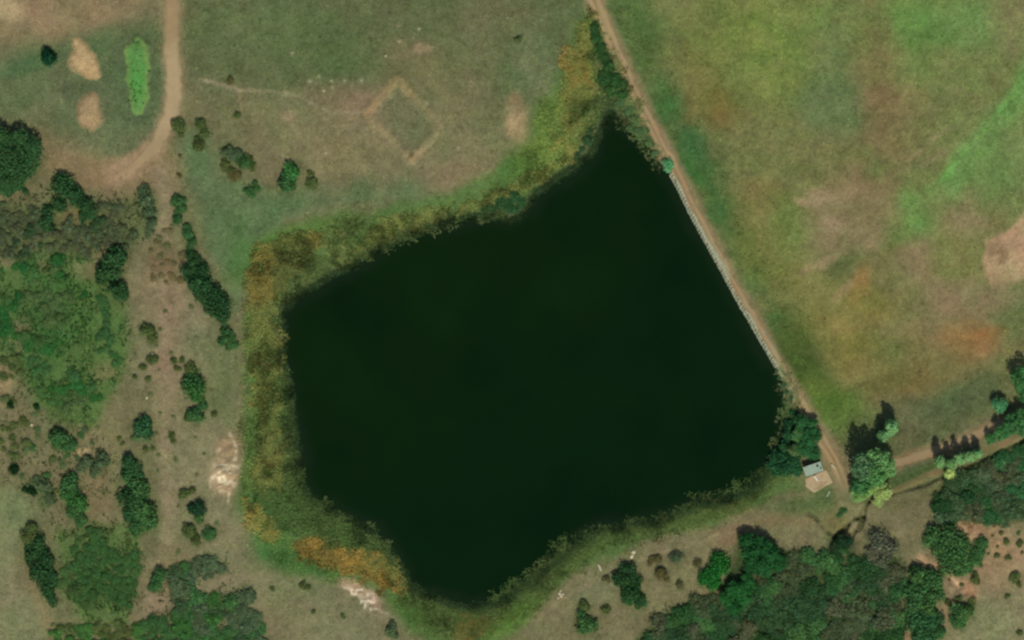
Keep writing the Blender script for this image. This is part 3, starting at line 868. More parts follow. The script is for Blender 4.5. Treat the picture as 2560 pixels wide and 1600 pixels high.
cluster('shrub', "round_bush", "small olive bush on the bare slope, {} from the top", "bush", T_OLV,
        [(383,902,13),(360,920,9),(436,905,9),(446,925,9),(458,903,8),(372,950,9),(340,945,8)], "small bushes on the bare slope")
cluster('shrub', "willow_shrub", "bright green shrub in the upright group on the bare slope, {} from the top", "shrub", T_BRI,
        [(482,925,17,T_OLV),(482,948,20,T_MID),(490,970,25),(496,1000,14),(506,1018,13,T_MID),(488,1044,21,T_MID)], "bright green shrubs of the upright group")
cluster('shrub', "round_bush", "round olive bush right of the upright group on the bare slope", "bush", T_OLV, [(539,1038,10)])
cluster('shrub', "willow_shrub", "round dark green shrub alone in the middle of the bare slope", "shrub", T_TEAL, [(368,1074,27)])
cluster('shrub', "round_bush", "small bush around the round dark shrub, {} from the top", "bush", T_OLV, [(338,1096,9),(432,1092,9),(436,1106,8),(366,1126,9),(300,1098,7),(308,1110,6),(384,1122,7)], "small bushes around the round shrub")
cluster('shrub', "willow_shrub", "mid green shrub in the scrub above the two bushy columns, {} from the top", "shrub", T_MID, [(152,1096,25),(172,1116,18)], "mid green shrubs above the columns")
cluster('shrub', "oak_shrub", "dark shrub at the head of the left bushy column, {} from the top", "shrub", T_DARK, [(332,1164,22),(328,1192,20)], "shrubs at the head of the column")
cluster('shrub', "dark_bush", "small black green bush at the far left scrub, {} from the top", "bush", tone((24,48,26)), [(31,1014,11),(94,1018,10),(40,1176,13),(66,1225,10),(80,1228,13)], "small black green bushes at far left")
cluster('shrub', "willow_shrub", "grey green shrub beside the pale bare spot at left, {} from the top", "shrub", T_GREY, [(214,1162,18),(254,1158,20),(238,1180,16),(112,1222,20),(128,1248,14)], "grey green shrubs by the pale spot")
cluster('shrub', "oak_shrub", "dark shrub of the tall column above the bright green scrub, {} from the top", "shrub", T_MID,
        [(336,1208,28),(352,1232,28),(332,1252,28,T_DARK),(362,1270,28),(340,1286,26,T_DARK),(370,1306,26),(346,1316,22)], "shrubs of the tall dark column")
cluster('shrub', "willow_shrub", "green shrub of the narrow left column above the bright scrub, {} from the top", "shrub", T_MID,
        [(184,1212,24),(178,1240,22,T_BRI),(196,1258,22,T_BRI),(186,1282,20),(208,1300,16)], "shrubs of the narrow left column")
cluster('shrub', "oak_shrub", "dark shrub of the slanting belt at the lower left, {} from the top", "shrub", T_DARK,
        [(82,1326,18,T_OLV),(78,1350,20,T_OLV),(100,1364,24),(88,1390,24),(116,1402,24),(108,1428,26),(130,1446,20),(126,1468,22),(128,1494,20)], "shrubs of the slanting belt at lower left", 1.1)
cluster('shrub', "dark_bush", "very dark shrub between the scrub and the south west shore, {} from the top", "shrub", tone((30,58,40)), [(494,1270,19),(500,1298,14,T_MID)], "very dark shrubs near the south west shore")
cluster('shrub', "round_bush", "olive shrub right of the bright green scrub, {} from the top", "shrub", T_OLV, [(478,1330,18),(492,1356,15),(528,1338,17,T_MID),(462,1240,14),(480,1230,12)], "olive shrubs right of the scrub")
cluster('shrub', "round_bush", "small green shrub in the clearing at the lower left, {} from the top", "shrub", T_MID, [(398,1440,19),(396,1466,17)], "small green shrubs in the clearing")
cluster('shrub', "round_bush", "tiny dark bush on the pale slope below the orange reeds, {} from the top", "bush", T_OLV, [(760,1464,12),(774,1470,8),(682,1472,8),(858,1542,7),(785,1530,6)], "tiny bushes below the orange reeds")
cluster('shrub', "dead_bush", "grey green low bush at the bottom edge left of the bare path", "bush", T_GREY, [(984,1580,17)])
cluster('shrub', "round_bush", "low green shrub beside the west reed belt, {} from the top", "shrub", T_MID, [(568,848,20),(582,866,16),(560,830,11,T_OLV),(552,856,11)], "low shrubs beside the west reed belt")

# --- south bank
cluster('shrub', "oak_shrub", "dark green shrub of the tall oval group on the south bank, {} from the top", "shrub", T_DARK,
        [(1572,1428,24),(1564,1456,24),(1590,1460,20),(1584,1488,26),(1602,1504,18),(1572,1500,18,T_MID)], "shrubs of the oval group on the south bank", 1.1)
cluster('shrub', "round_bush", "round green shrub at the bottom edge of the south bank", "shrub", T_MID, [(1464,1556,25)])
cluster('shrub', "round_bush", "brown green bush just above the round green shrub on the bank", "bush", T_OLV, [(1464,1516,14)])
cluster('shrub', "round_bush", "small olive bush right of the brown green bush on the bank", "bush", T_OLV, [(1515,1527,13)])
cluster('shrub', "round_bush", "faint low bush on the south bank, {} from the top", "bush", T_BRN, [(1518,1450,11),(1640,1398,13),(1625,1410,9),(1652,1436,16),(1744,1410,11),(1668,1450,10),(1700,1465,12)], "faint low bushes on the south bank")
cluster('dead', "dead_shrub", "grey twiggy shrub on the south bank above the oval group", "shrub", T_GREY, [(1691,1396,18)])
cluster('shrub', "oak_shrub", "bright green shrub of the slanting pair left of the wood, {} from the top", "shrub", tone((30,84,34)), [(1804,1412,22),(1790,1432,22),(1772,1448,22),(1782,1464,16)], "bright shrubs of the slanting pair", 1.1)
cluster('tree', "oak_tree", "bright green oak at the north west tip of the wood, {} from the top", "tree", tone((32,72,38)), [(1872,1356,27),(1900,1372,32),(1880,1392,30),(1928,1392,32),(1910,1420,32),(1948,1412,24),(1880,1422,22)], "bright oaks at the tip of the wood", .85)
cluster('tree', "oak_tree", "bright green oak on the left flank of the wood, {} from the top", "tree", tone((32,76,38)), [(1870,1458,24),(1840,1476,26),(1820,1500,24),(1860,1494,28),(1838,1522,22)], "bright oaks on the left flank of the wood", .8)
cluster('dead', "dead_shrub", "large grey brown leafless shrub at the north end of the wood, {} from the top", "shrub", tone((80,82,66)), [(2200,1362,30),(2222,1372,24),(2188,1386,22),(2210,1398,24)], "leafless shrubs at the north end of the wood", 1.2)
cluster('shrub', "willow_shrub", "dark bush in the creek bed below the fork, {} from the top", "bush", tone((30,52,34)), [(2098,1360,20),(2118,1362,16),(2110,1376,14,T_MID)], "dark bushes in the creek bed")
cluster('shrub', "round_bush", "dark small bush between the pad and the creek, {} from the top", "bush", T_MID, [(2110,1280,10),(2098,1288,8)], "small bushes between pad and creek")

# --- south-east corner
cluster('shrub', "oak_shrub", "green shrub of the triangular thicket ringed by bare soil, {} from the top", "shrub", T_MID,
        [(2334,1348,26),(2366,1346,28),(2394,1360,26),(2350,1374,28),(2384,1388,28),(2408,1386,20),(2376,1414,24),(2400,1416,22),(2394,1432,14)], "shrubs of the triangular thicket", 1.1)
cluster('shrub', "oak_shrub", "green shrub of the small wedge right of the triangular thicket, {} from the top", "shrub", T_MID, [(2456,1362,18),(2446,1384,18),(2436,1404,18),(2424,1424,12)], "shrubs of the small wedge")
cluster('shrub', "round_bush", "small dark bush on the bare reddish slope at lower right, {} from the top", "bush", T_OLV,
        [(2516,1356,10),(2548,1358,10),(2492,1390,8),(2522,1396,9),(2440,1450,13),(2540,1446,13),(2548,1462,9),(2519,1492,8),(2550,1584,9),(2370,1507,9),(2396,1498,10)], "small bushes on the reddish slope")
cluster('shrub', "oak_shrub", "green shrub of the oval thicket left of the reddish slope, {} from the top", "shrub", T_MID,
        [(2294,1446,26),(2326,1454,26),(2300,1484,28),(2332,1488,26),(2290,1516,28),(2324,1520,28),(2300,1552,28,T_TEAL),(2332,1556,26,T_TEAL),(2310,1584,28,T_TEAL),(2340,1586,20),(2278,1494,16)], "shrubs of the oval thicket", 1.1)
cluster('shrub', "oak_shrub", "olive green shrub standing apart right of the oval thicket, {} from the top", "shrub", T_OLV, [(2406,1530,26,T_MID),(2428,1516,16),(2398,1556,22,T_MID)], "shrubs apart from the oval thicket")

# --- the trees at the dam's south end
cluster('tree', "cottonwood_tree", "tall leafy cottonwood in the group at the road junction, {} from the top", "tree", tone((78,116,70)),
        [(2192,1156,33,tone((88,124,78))),(2214,1174,27,tone((86,122,74))),(2158,1176,36,tone((72,100,70))),(2190,1198,31,tone((66,106,62))),(2152,1218,27,tone((58,98,58)))], "cottonwoods at the road junction", 1.55)
cluster('tree', "cottonwood_tree", "pale yellow green tree below the road junction, {} from the top", "tree", T_YEL, [(2146,1240,22,tone((104,132,76))),(2168,1228,20,tone((104,132,72))),(2206,1234,26),(2196,1256,16)], "pale trees below the road junction", 1.1)
cluster('poplar', "poplar_tree", "slim tall tree north of the road junction, {} from the top", "tree", tone((84,118,78)), [(2228,1072,22),(2208,1092,20)], "slim tall trees north of the junction", .85)
cluster('poplar', "poplar_tree", "slim pale poplar in the row along the east track, {} from the top", "tree", T_PALE,
        [(2352,1158,19),(2378,1164,19),(2400,1152,18),(2424,1144,17),(2446,1136,15),(2374,1184,17,T_YEL)], "poplars along the east track", .92)
cluster('tree', "willow_tree", "deep green willow between the road and the lake, {} from the top", "tree", tone((40,82,48)),
        [(2006,1062,22),(2030,1066,18),(1996,1092,22,tone((62,96,56))),(2026,1098,26),(2044,1092,14),(2014,1124,24),(2036,1138,18),(1986,1128,18,tone((76,96,60)))], "willows between road and lake", 1.0)
cluster('shrub', "willow_shrub", "dark shrub along the water left of the hut, {} from the top", "shrub", tone((34,70,44)),
        [(1972,1088,16),(1962,1120,20),(1950,1146,22),(1984,1156,22),(1938,1170,20),(1966,1176,20),(1996,1176,14),(1978,1060,14),(1984,1034,12)], "dark shrubs along the water by the hut", 1.1)
cluster('tree', "cottonwood_tree", "deep green tree at the right edge above the east track, {} from the top", "tree", tone((54,94,54)),
        [(2556,950,30),(2566,985,24),(2500,1016,22,tone((66,112,76))),(2556,1046,26),(2530,1066,28),(2506,1086,24),(2566,1072,24),(2478,1098,17)], "trees at the right edge", 1.1)

# --- dam and inlet
cluster('shrub', "willow_shrub", "bright teal shrub at the north end of the stone facing", "shrub", tone((80,134,96)), [(1668,418,15)], hs=1.2)
cluster('shrub', "marsh_shrub", "grey green shrub leaning over the water in the inlet, {} from the top", "shrub", tone((66,86,54)),
        [(1552,256,15),(1572,278,15),(1590,300,15),(1580,316,14),(1606,328,14),(1600,342,13),(1626,358,13),(1640,384,12)], "shrubs leaning over the inlet water", .5)
cluster('shrub', "marsh_shrub", "dark shrub on the west side of the inlet water, {} from the top", "shrub", tone((50,72,46)), [(1474,332,12),(1468,354,13),(1456,376,12),(1442,390,10)], "dark shrubs west of the inlet water")
cluster('shrub', "marsh_shrub", "bright green shrub in the strip between inlet and road, {} from the top", "shrub", tone((44,72,38)),
        [(1488,76,15),(1492,100,17),(1502,122,15),(1514,148,16),(1522,172,18),(1530,198,22),(1512,206,16),(1552,212,15),(1526,228,17),(1556,240,16)], "green shrubs between inlet and road", .7)
cluster('shrub', "marsh_shrub", "dark green shrub hanging over the north shore, {} from the top", "shrub", tone((40,68,40)), [(1286,492,17),(1258,508,19),(1280,520,15),(1304,508,14),(1232,518,13),(1210,524,10)], "dark shrubs over the north shore", .45)
cluster('shrub', "marsh_shrub", "shrub among the stones at the south end of the dam, {} from the top", "shrub", tone((56,84,58)), [(1946,930,8),(1952,948,10),(1960,966,10),(1968,984,9),(1978,1000,8)], "shrubs at the south end of the stones")

# ------------------------------------------------------------------ thickets: every shrub a thing, alike within a thicket
def thicket(kind, name, label, cat, group, poly, r0, r1, n, tones, seed, hs=1.0, mind=.95, gaps=None):
    rr = np.random.default_rng(seed); p = np.array(poly, float); placed = []
    tries = 0
    while len(placed) < n and tries < n * 60:
        tries += 1
        x = rr.uniform(p[:, 0].min(), p[:, 0].max()); y = rr.uniform(p[:, 1].min(), p[:, 1].max())
        if not inside(np.array([x]), np.array([y]), p)[0]: continue
        r = rr.uniform(r0, r1)
        if any((x - a) ** 2 + (y - b_) ** 2 < (mind * (r + q) * .62) ** 2 for a, b_, q in placed): continue
        placed.append((x, y, r))
    for x, y, r in placed:
        if gaps and fbm(np.array([x]), np.array([y]), 70, 3, seed + 5)[0] < gaps: continue
        f = float(fbm(np.array([x]), np.array([y]), 90, 2, seed)[0])
        i = int(np.clip((f * .9 + .5 + rr.normal() * .12) * len(tones), 0, len(tones) - 1))
        plant('dead' if seed == 15 and rr.random() < .4 else kind, name, x, y, r, tones[i], label, cat, group, hs)

thicket('shrub', "oak_shrub", "dense dark oak scrub in the wood below the south bank", "shrub", "oak scrub of the south wood",
        [(1600,1620),(1660,1545),(1720,1510),(1790,1490),(1850,1530),(1900,1450),(1960,1400),(2040,1390),(2120,1400),(2180,1410),(2250,1420),(2265,1470),(2235,1510),(2255,1560),(2245,1640),(1620,1650)],
        14, 36, 190, [tone((44,66,42)), T_DARK, tone((68,72,52)), tone((38,66,36)), T_MID, tone((60,70,48))], 11, .6, .7)
thicket('shrub', "scrub_shrub", "grey green scrub in the wood along the ditch at right", "shrub", "scrub of the ditch wood",
        [(2345,1250),(2390,1205),(2440,1170),(2500,1140),(2580,1110),(2600,1270),(2540,1290),(2480,1295),(2400,1295),(2345,1300)],
        15, 26, 80, [T_DARK, tone((58,78,52)), T_GREY, tone((70,76,54)), tone((44,80,48))], 12, .7, .75)
thicket('shrub', "willow_shrub", "low bright green scrub filling the slope at the left edge", "shrub", "bright scrub at the left edge",
        [(0,690),(60,650),(160,640),(250,700),(270,780),(290,870),(310,930),(250,1000),(225,1050),(160,1040),(110,1000),(70,930),(50,860),(0,840)],
        9, 22, 190, [T_MID, tone((42,84,40)), tone((58,86,46)), tone((38,80,40)), tone((66,84,50))], 13, .5, .8, -.1)
thicket('shrub', "willow_shrub", "low green scrub filling the patch at the lower left", "shrub", "green scrub at the lower left",
        [(160,1340),(240,1320),(330,1330),(348,1400),(340,1480),(310,1555),(230,1530),(160,1460)],
        9, 22, 100, [T_MID, tone((44,82,40)), tone((60,82,46)), tone((50,78,42))], 14, .5, .78, -.2)
thicket('shrub', "sage_shrub", "grey twiggy scrub west of the bare track", "shrub", "grey scrub west of the track",
        [(-10,520),(60,500),(110,560),(140,590),(180,560),(260,505),(350,520),(360,580),(310,630),(220,640),(120,630),(60,650),(-10,640)],
        9, 21, 84, [tone((66,80,54)), T_DARK, tone((78,86,62)), tone((48,68,44)), tone((72,80,56))], 15, .8, .82, -.5)
thicket('shrub', "oak_shrub", "dark scrub along the bottom edge at left", "shrub", "dark scrub at the bottom left",
        [(440,1420),(520,1400),(560,1420),(560,1470),(600,1460),(640,1540),(670,1620),(430,1620),(440,1520)],
        14, 30, 95, [tone((66,80,58)), T_MID, tone((50,86,42)), tone((54,74,50)), T_GREY], 16, .55, .75, -.7)
thicket('shrub', "willow_shrub", "low olive scrub at the bottom edge below the green patch", "shrub", "olive scrub at the bottom edge",
        [(130,1580),(180,1560),(260,1560),(330,1570),(420,1540),(430,1620),(130,1620)], 12, 22, 36, [T_MID, tone((58,92,44)), T_OLV], 17, .6, 1.0)
thicket('shrub', "sage_shrub", "small brownish scrub on the bare track left of the hedge", "shrub", "brownish scrub on the bare track",
        [(380,610),(430,560),(460,640),(460,700),(420,710),(370,690)], 6, 11, 22, [tone((98,88,62)), tone((88,90,60)), tone((96,86,62))], 18, .6, 1.1)
thicket('shrub', "sage_shrub", "low grey green scrub among bare soil at far left", "shrub", "low scrub among bare soil",
        [(0,870),(50,880),(60,960),(110,1040),(120,1100),(230,1060),(260,1080),(180,1200),(110,1280),(60,1200),(0,1180)], 7, 15, 46, [T_GREY, T_MID, tone((78,90,58)), T_OLV], 19, .6, 1.25)
thicket('shrub', "sage_shrub", "tiny bush dotted over the bare slope west of the lake", "bush", "tiny bushes dotted over the bare slope",
        [(330,740),(440,720),(560,860),(590,980),(540,1060),(500,1250),(560,1330),(560,1400),(440,1400),(400,1200),(330,1000)], 4, 7, 30, [tone((84,92,60)), tone((96,90,62)), tone((80,88,54))], 20, .5, 4.5)
thicket('shrub', "sage_shrub", "tiny dark bush dotted over the reddish gully", "bush", "tiny bushes dotted over the gully",
        [(2370,1300),(2450,1295),(2560,1310),(2560,1400),(2480,1400),(2440,1460),(2420,1500),(2360,1440),(2300,1400),(2420,1350)], 4, 9, 20, [T_OLV, T_BRN, T_MID], 21, .8, 2.5)

# greener undergrowth on the ground round the shrubs
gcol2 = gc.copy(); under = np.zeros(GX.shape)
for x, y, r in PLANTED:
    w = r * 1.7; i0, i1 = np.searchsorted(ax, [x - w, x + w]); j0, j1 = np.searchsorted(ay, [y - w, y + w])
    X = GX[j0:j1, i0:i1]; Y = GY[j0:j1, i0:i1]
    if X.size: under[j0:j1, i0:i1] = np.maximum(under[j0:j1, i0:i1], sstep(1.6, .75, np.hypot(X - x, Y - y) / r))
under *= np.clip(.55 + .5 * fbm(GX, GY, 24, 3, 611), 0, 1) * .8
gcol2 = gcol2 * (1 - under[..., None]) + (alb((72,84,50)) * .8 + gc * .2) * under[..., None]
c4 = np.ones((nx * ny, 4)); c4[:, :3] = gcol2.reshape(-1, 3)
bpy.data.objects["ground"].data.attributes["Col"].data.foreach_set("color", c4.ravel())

# ------------------------------------------------------------------ reeds and grass (nobody could count them)
def blades(name, pts, hgt, wid, cols, lean_s, seed, nb=3):
    """pts (n,2) map units; every tuft is nb leaning tapered blades"""
    r = np.random.default_rng(seed); n = len(pts)
    P = np.repeat(pts, nb, 0) + r.normal(size=(n * nb, 2)) * 1.2
    H = np.repeat(hgt, nb) * (.7 + .6 * r.random(n * nb)); W = np.repeat(wid, nb) * (.7 + .6 * r.random(n * nb)); C = np.repeat(cols, nb, 0)
    C = C * (1 + .2 * (r.random((n * nb, 1)) * 2 - 1))
    ang = fbm(P[:, 0], P[:, 1], 55, 3, seed) * 3.5 + r.normal(size=n * nb) * .7 + 1.2
    ln = lean_s * H * (.5 + .8 * r.random(n * nb))
    bx, by = mx(P[:, 0]), my(P[:, 1]); bz = zat(P[:, 0], P[:, 1]); bz = np.where(sdist(P[:, 0], P[:, 1], LAKE) > 0, np.maximum(bz, -.15), bz) - .03
    wa = ang + math.pi / 2 + r.normal(size=n * nb) * .8
    dx, dy = np.cos(wa) * W / 2, np.sin(wa) * W / 2
    tx, ty = bx + np.cos(ang) * ln, by + np.sin(ang) * ln
    v = np.stack([np.stack([bx - dx, by - dy, bz], 1), np.stack([bx + dx, by + dy, bz], 1),
                  np.stack([tx + dx * .5, ty + dy * .5, bz + H], 1), np.stack([tx - dx * .5, ty - dy * .5, bz + H * .97], 1)], 1).reshape(-1, 3)
    f = np.arange(4 * n * nb).reshape(-1, 4)
    me = mesh_np(name, v, f, MAT_REED, np.repeat(np.clip(C, .004, .9), 4, 0))
    return link(name, me)

def fill(poly, dens, seed, warp=14):
    """random points in a map polygon, dens per square metre, ragged edges"""
    p = np.array(poly, float); r = np.random.default_rng(seed)
    w, h = np.ptp(p[:, 0]) + 40, np.ptp(p[:, 1]) + 40
    n = int(w * h * M_PER ** 2 * dens)
    X = r.uniform(p[:, 0].min() - 20, p[:, 0].max() + 20, n); Y = r.uniform(p[:, 1].min() - 20, p[:, 1].max() + 20, n)
    d = sdist(X, Y, p) + warp * fbm(X, Y, 22, 3, seed)
    k = r.random(n) < sstep(-15, 13, d)
    return np.stack([X[k], Y[k]], 1)

RK = 2.2
ZONES = [  # polygon, colours, height, density, seed
 ([(640,640),(700,602),(780,580),(800,610),(770,655),(730,700),(700,760),(640,775),(618,720)], [(112,84,42),(128,98,50),(84,76,40),(76,62,32)], 1.4, 7),
 ([(700,690),(770,650),(840,640),(850,668),(790,700),(740,730),(710,760)], [(64,66,42),(52,66,40),(80,74,48)], 1.0, 6),
 ([(800,590),(860,548),(950,545),(985,565),(960,600),(900,640),(850,668),(825,650)], [(92,92,54),(72,82,42),(112,104,66)], 1.0, 5),
 ([(950,555),(1100,528),(1200,500),(1240,478),(1300,455),(1380,415),(1420,385),(1436,392),(1400,420),(1330,465),(1240,515),(1100,545),(1000,590),(900,640),(860,665),(880,630)], [(126,112,62),(110,98,54),(134,108,62),(98,94,50)], 1.2, 7),
 ([(860,660),(960,605),(1080,560),(1200,545),(1250,535),(1240,545),(1090,572),(980,608),(900,650),(868,672)], [(56,72,40),(66,78,46)], 1.1, 6),
 ([(1470,30),(1440,110),(1412,160),(1402,240),(1400,300),(1395,370),(1425,395),(1448,345),(1470,300),(1496,240),(1488,140),(1494,70)], [(122,106,56),(134,100,52),(108,112,54),(96,100,50)], 1.3, 7),
 ([(1410,120),(1455,130),(1480,165),(1470,215),(1420,200)], [(146,104,54),(132,92,48)], 1.4, 7),
 ([(1446,262),(1496,240),(1506,258),(1490,290),(1472,335),(1452,375),(1444,330)], [(58,70,40),(66,66,42),(48,66,38)], 1.2, 7),
 ([(1360,240),(1395,250),(1395,380),(1360,420),(1310,440),(1280,450),(1340,340)], [(104,118,56),(116,118,58),(84,108,52)], .8, 5),
 ([(1488,60),(1512,100),(1560,200),(1606,282),(1592,300),(1548,256),(1512,228),(1490,120)], [(44,86,42),(56,80,42),(74,84,48)], 1.2, 6),
 ([(1560,265),(1620,320),(1672,412),(1650,418),(1600,350),(1550,320)], [(66,84,52),(86,92,58),(56,76,48)], 1.0, 6),
 ([(628,770),(690,785),(700,850),(700,1000),(706,1080),(706,1150),(700,1215),(655,1235),(636,1180),(646,1080),(640,1000),(628,900)], [(116,100,54),(100,92,48),(124,112,62),(86,84,42),(122,92,48)], 1.4, 7),
 ([(612,760),(640,780),(636,900),(648,1000),(650,1080),(640,1180),(650,1240),(612,1240),(606,1100),(616,950)], [(84,108,50),(96,112,54),(72,100,48)], .8, 5),
 ([(684,785),(698,800),(706,880),(724,960),(730,1050),(738,1140),(766,1215),(745,1240),(700,1225),(702,1100),(698,950)], [(52,70,40),(46,64,38),(64,76,46)], 1.2, 7),
 ([(640,1225),(745,1235),(800,1250),(880,1300),(950,1345),(990,1400),(975,1425),(940,1400),(880,1375),(800,1345),(720,1330),(680,1320),(650,1270)], [(50,80,44),(56,88,46),(64,78,44),(44,72,40)], 1.4, 7),
 ([(735,1370),(790,1342),(870,1372),(940,1395),(1000,1440),(1002,1475),(980,1480),(900,1445),(800,1418)], [(144,104,50),(152,112,56),(128,92,46),(116,84,42)], 1.3, 7),
 ([(900,1375),(960,1390),(1004,1430),(1004,1460),(960,1440),(910,1410)], [(120,104,56),(96,86,44)], 1.3, 6),
 ([(616,1262),(650,1275),(690,1340),(682,1358),(655,1345),(628,1310)], [(134,122,66),(124,104,54),(150,118,62)], 1.2, 7),
 ([(640,1330),(700,1345),(740,1375),(820,1425),(900,1455),(860,1460),(760,1430),(680,1390)], [(78,116,54),(92,122,60),(66,100,48)], .6, 4),
 ([(985,1475),(1020,1470),(1060,1500),(1140,1528),(1200,1528),(1280,1488),(1360,1420),(1400,1390),(1480,1335),(1600,1318),(1700,1280),(1800,1270),(1900,1215),(1930,1235),(1860,1280),(1760,1310),(1650,1345),(1520,1375),(1440,1430),(1360,1500),(1290,1560),(1200,1592),(1120,1592),(1050,1560),(1000,1510)], [(76,92,44),(92,100,48),(64,86,42),(86,84,42)], .9, 6),
 ([(1020,1480),(1080,1512),(1180,1526),(1260,1480),(1340,1415),(1400,1355),(1480,1322),(1600,1305),(1740,1262),(1760,1275),(1640,1325),(1500,1355),(1410,1420),(1300,1500),(1200,1552),(1100,1548)], [(44,70,38),(52,74,38),(68,72,38)], 1.1, 7),
 ([(1120,1570),(1160,1545),(1220,1560),(1210,1600),(1140,1605)], [(128,86,44),(118,90,46)], 1.0, 6),
 ([(1720,1250),(1800,1235),(1900,1170),(1940,1150),(1960,1190),(1900,1235),(1800,1280)], [(56,80,42),(72,84,42),(98,86,46)], 1.0, 6),
 ([(1960,950),(1990,1000),(2000,1040),(1960,1060),(1950,1100),(1930,1160),(1920,1170),(1950,1060),(1964,1000)], [(40,72,44),(52,76,48)], 1.2, 6),
 ([(1935,905),(1950,915),(1990,990),(2010,1035),(1994,1040),(1962,980)], [(70,92,62),(120,124,96),(52,80,50)], .7, 5),
]
pp, hh, ww, cc = [], [], [], []
# a dark green sedge fringe standing in the shallows all round, except along the dam
lx = r0 = np.random.default_rng(404)
q = resample(np.vstack([LAKE, LAKE[:1]]), .22)
q = q + r0.normal(size=q.shape) * np.array([4.5, 4.5])
q = q[seg_dist(q[:, 0], q[:, 1], DAM) > 62]
pp.append(q); hh.append(np.full(len(q), .35)); ww.append(np.full(len(q), .26))
cc.append(np.array([alb(c) for c in [(34,54,32),(42,60,34),(50,64,38)]])[r0.integers(0, 3, len(q))] * RK)
for zi, (poly, cols, h, dens) in enumerate(ZONES):
    q = fill(poly, dens * 1.5, 900 + zi)
    r = np.random.default_rng(950 + zi)
    f = fbm(q[:, 0], q[:, 1], 46, 3, 40 + zi) * .8 + .5 + r.normal(size=len(q)) * .18
    idx = np.clip((f * len(cols)).astype(int), 0, len(cols) - 1)
    ca = np.array([alb(c) for c in cols])[idx]; st = {0: .5, 6: .4, 15: .56, 17: .48, 21: .5}.get(zi, .34); ca = (ca * st + (alb((86,102,58)) * .5 + paint(q[:, 0], q[:, 1]) * .5) * (1 - st)) * RK * (.82 if 19 <= zi <= 22 else .8 if zi in (13, 14, 4, 1) else 1)
    big = .45 + .5 * (fbm(q[:, 0], q[:, 1], 18, 2, 70 + zi) * .5 + .5)
    pp.append(q); hh.append(h * big * (.4 if 19 <= zi <= 22 else .62)); ww.append(np.full(len(q), .3)); cc.append(ca)
pp = np.vstack(pp); hh = np.concatenate(hh); ww = np.concatenate(ww); cc = np.vstack(cc)
tag(blades("reeds", pp, hh, ww, cc, 1.0, 61), kind='stuff', label="gold, rust and green reeds ringing the lake shore")

# short grass tufts over the fields
r = np.random.default_rng(77)
n = 95000
q = np.stack([r.uniform(-60, 2620, n), r.uniform(-60, 1660, n)], 1)
keep = sdist(q[:, 0], q[:, 1], LAKE) < -14
for ln, w in ((DAM, 30), (ROAD_W, 28), (ROAD_E, 20)): keep &= seg_dist(q[:, 0], q[:, 1], ln) > w
gcol = paint(q[:, 0], q[:, 1])
green = gcol[:, 1] / gcol[:, 0]
keep &= r.random(n) < sstep(.78, 1.15, green) * .85 + .15
keep &= gcol[:, 0] < alb((150,130,100))[0]
q, gcol = q[keep], gcol[keep]
gcol = gcol * (1.45 + .22 * r.normal(size=(len(q), 1))) * np.array([1.0, 1.03, .92])
gh = .10 + .12 * r.random(len(q))
# rough tall grass between the bushes of the scrub slopes
for gi, (poly, cols, dens) in enumerate([
    ([(-60,690),(60,640),(160,628),(285,690),(320,800),(318,920),(255,1005),(228,1060),(150,1050),(90,990),(40,880),(-60,850)], [(52,86,44),(66,92,50),(42,74,38),(84,94,58),(46,88,44)], 2.2),
    ([(150,1330),(240,1312),(335,1330),(352,1400),(342,1490),(312,1560),(225,1540),(152,1460)], [(52,84,42),(66,88,48),(42,74,38),(78,90,54)], 2.2),
    ([(-40,515),(120,480),(260,500),(390,500),(385,600),(310,645),(120,650),(-40,650)], [(84,88,60),(66,76,50),(98,94,68),(54,68,44)], 1.1),
    ([(440,1430),(560,1400),(600,1470),(660,1620),(120,1620),(150,1570),(330,1570)], [(60,84,46),(72,88,52),(84,92,60)], 1.1),
    ([(20,860),(120,1000),(240,1060),(300,1150),(240,1300),(120,1310),(60,1230),(0,1180)], [(84,94,60),(100,104,70),(70,84,50)], .7),
    ([(1560,1640),(1650,1535),(1800,1470),(1960,1385),(2160,1395),(2260,1420),(2240,1520),(2260,1640)], [(52,72,42),(64,74,50),(80,80,58)], .9)]):
    g = fill(poly, dens, 1200 + gi, 20); rg = np.random.default_rng(1300 + gi)
    hole = fbm(g[:, 0], g[:, 1], 48, 3, 190 + gi) > -.28; g = g[hole]
    f = fbm(g[:, 0], g[:, 1], 60, 3, 90 + gi) * .8 + .5 + rg.normal(size=len(g)) * .22
    ca = np.array([alb(c) for c in cols])[np.clip((f * len(cols)).astype(int), 0, len(cols) - 1)] * 1.55
    q = np.vstack([q, g]); gcol = np.vstack([gcol, ca]); gh = np.concatenate([gh, .25 + .45 * rg.random(len(g)) * (1 + .6 * fbm(g[:, 0], g[:, 1], 16, 2, 5))])
ok = (seg_dist(q[:, 0], q[:, 1], DAM) > 30); q, gcol, gh = q[ok], gcol[ok], gh[ok]
tag(blades("grass", q, gh, np.where(gh > .23, .42, .3), gcol, np.where(np.repeat(gh, 2) > .23, 1.1, 4.5), 62, 2), kind='stuff', label="short field grass tufts")

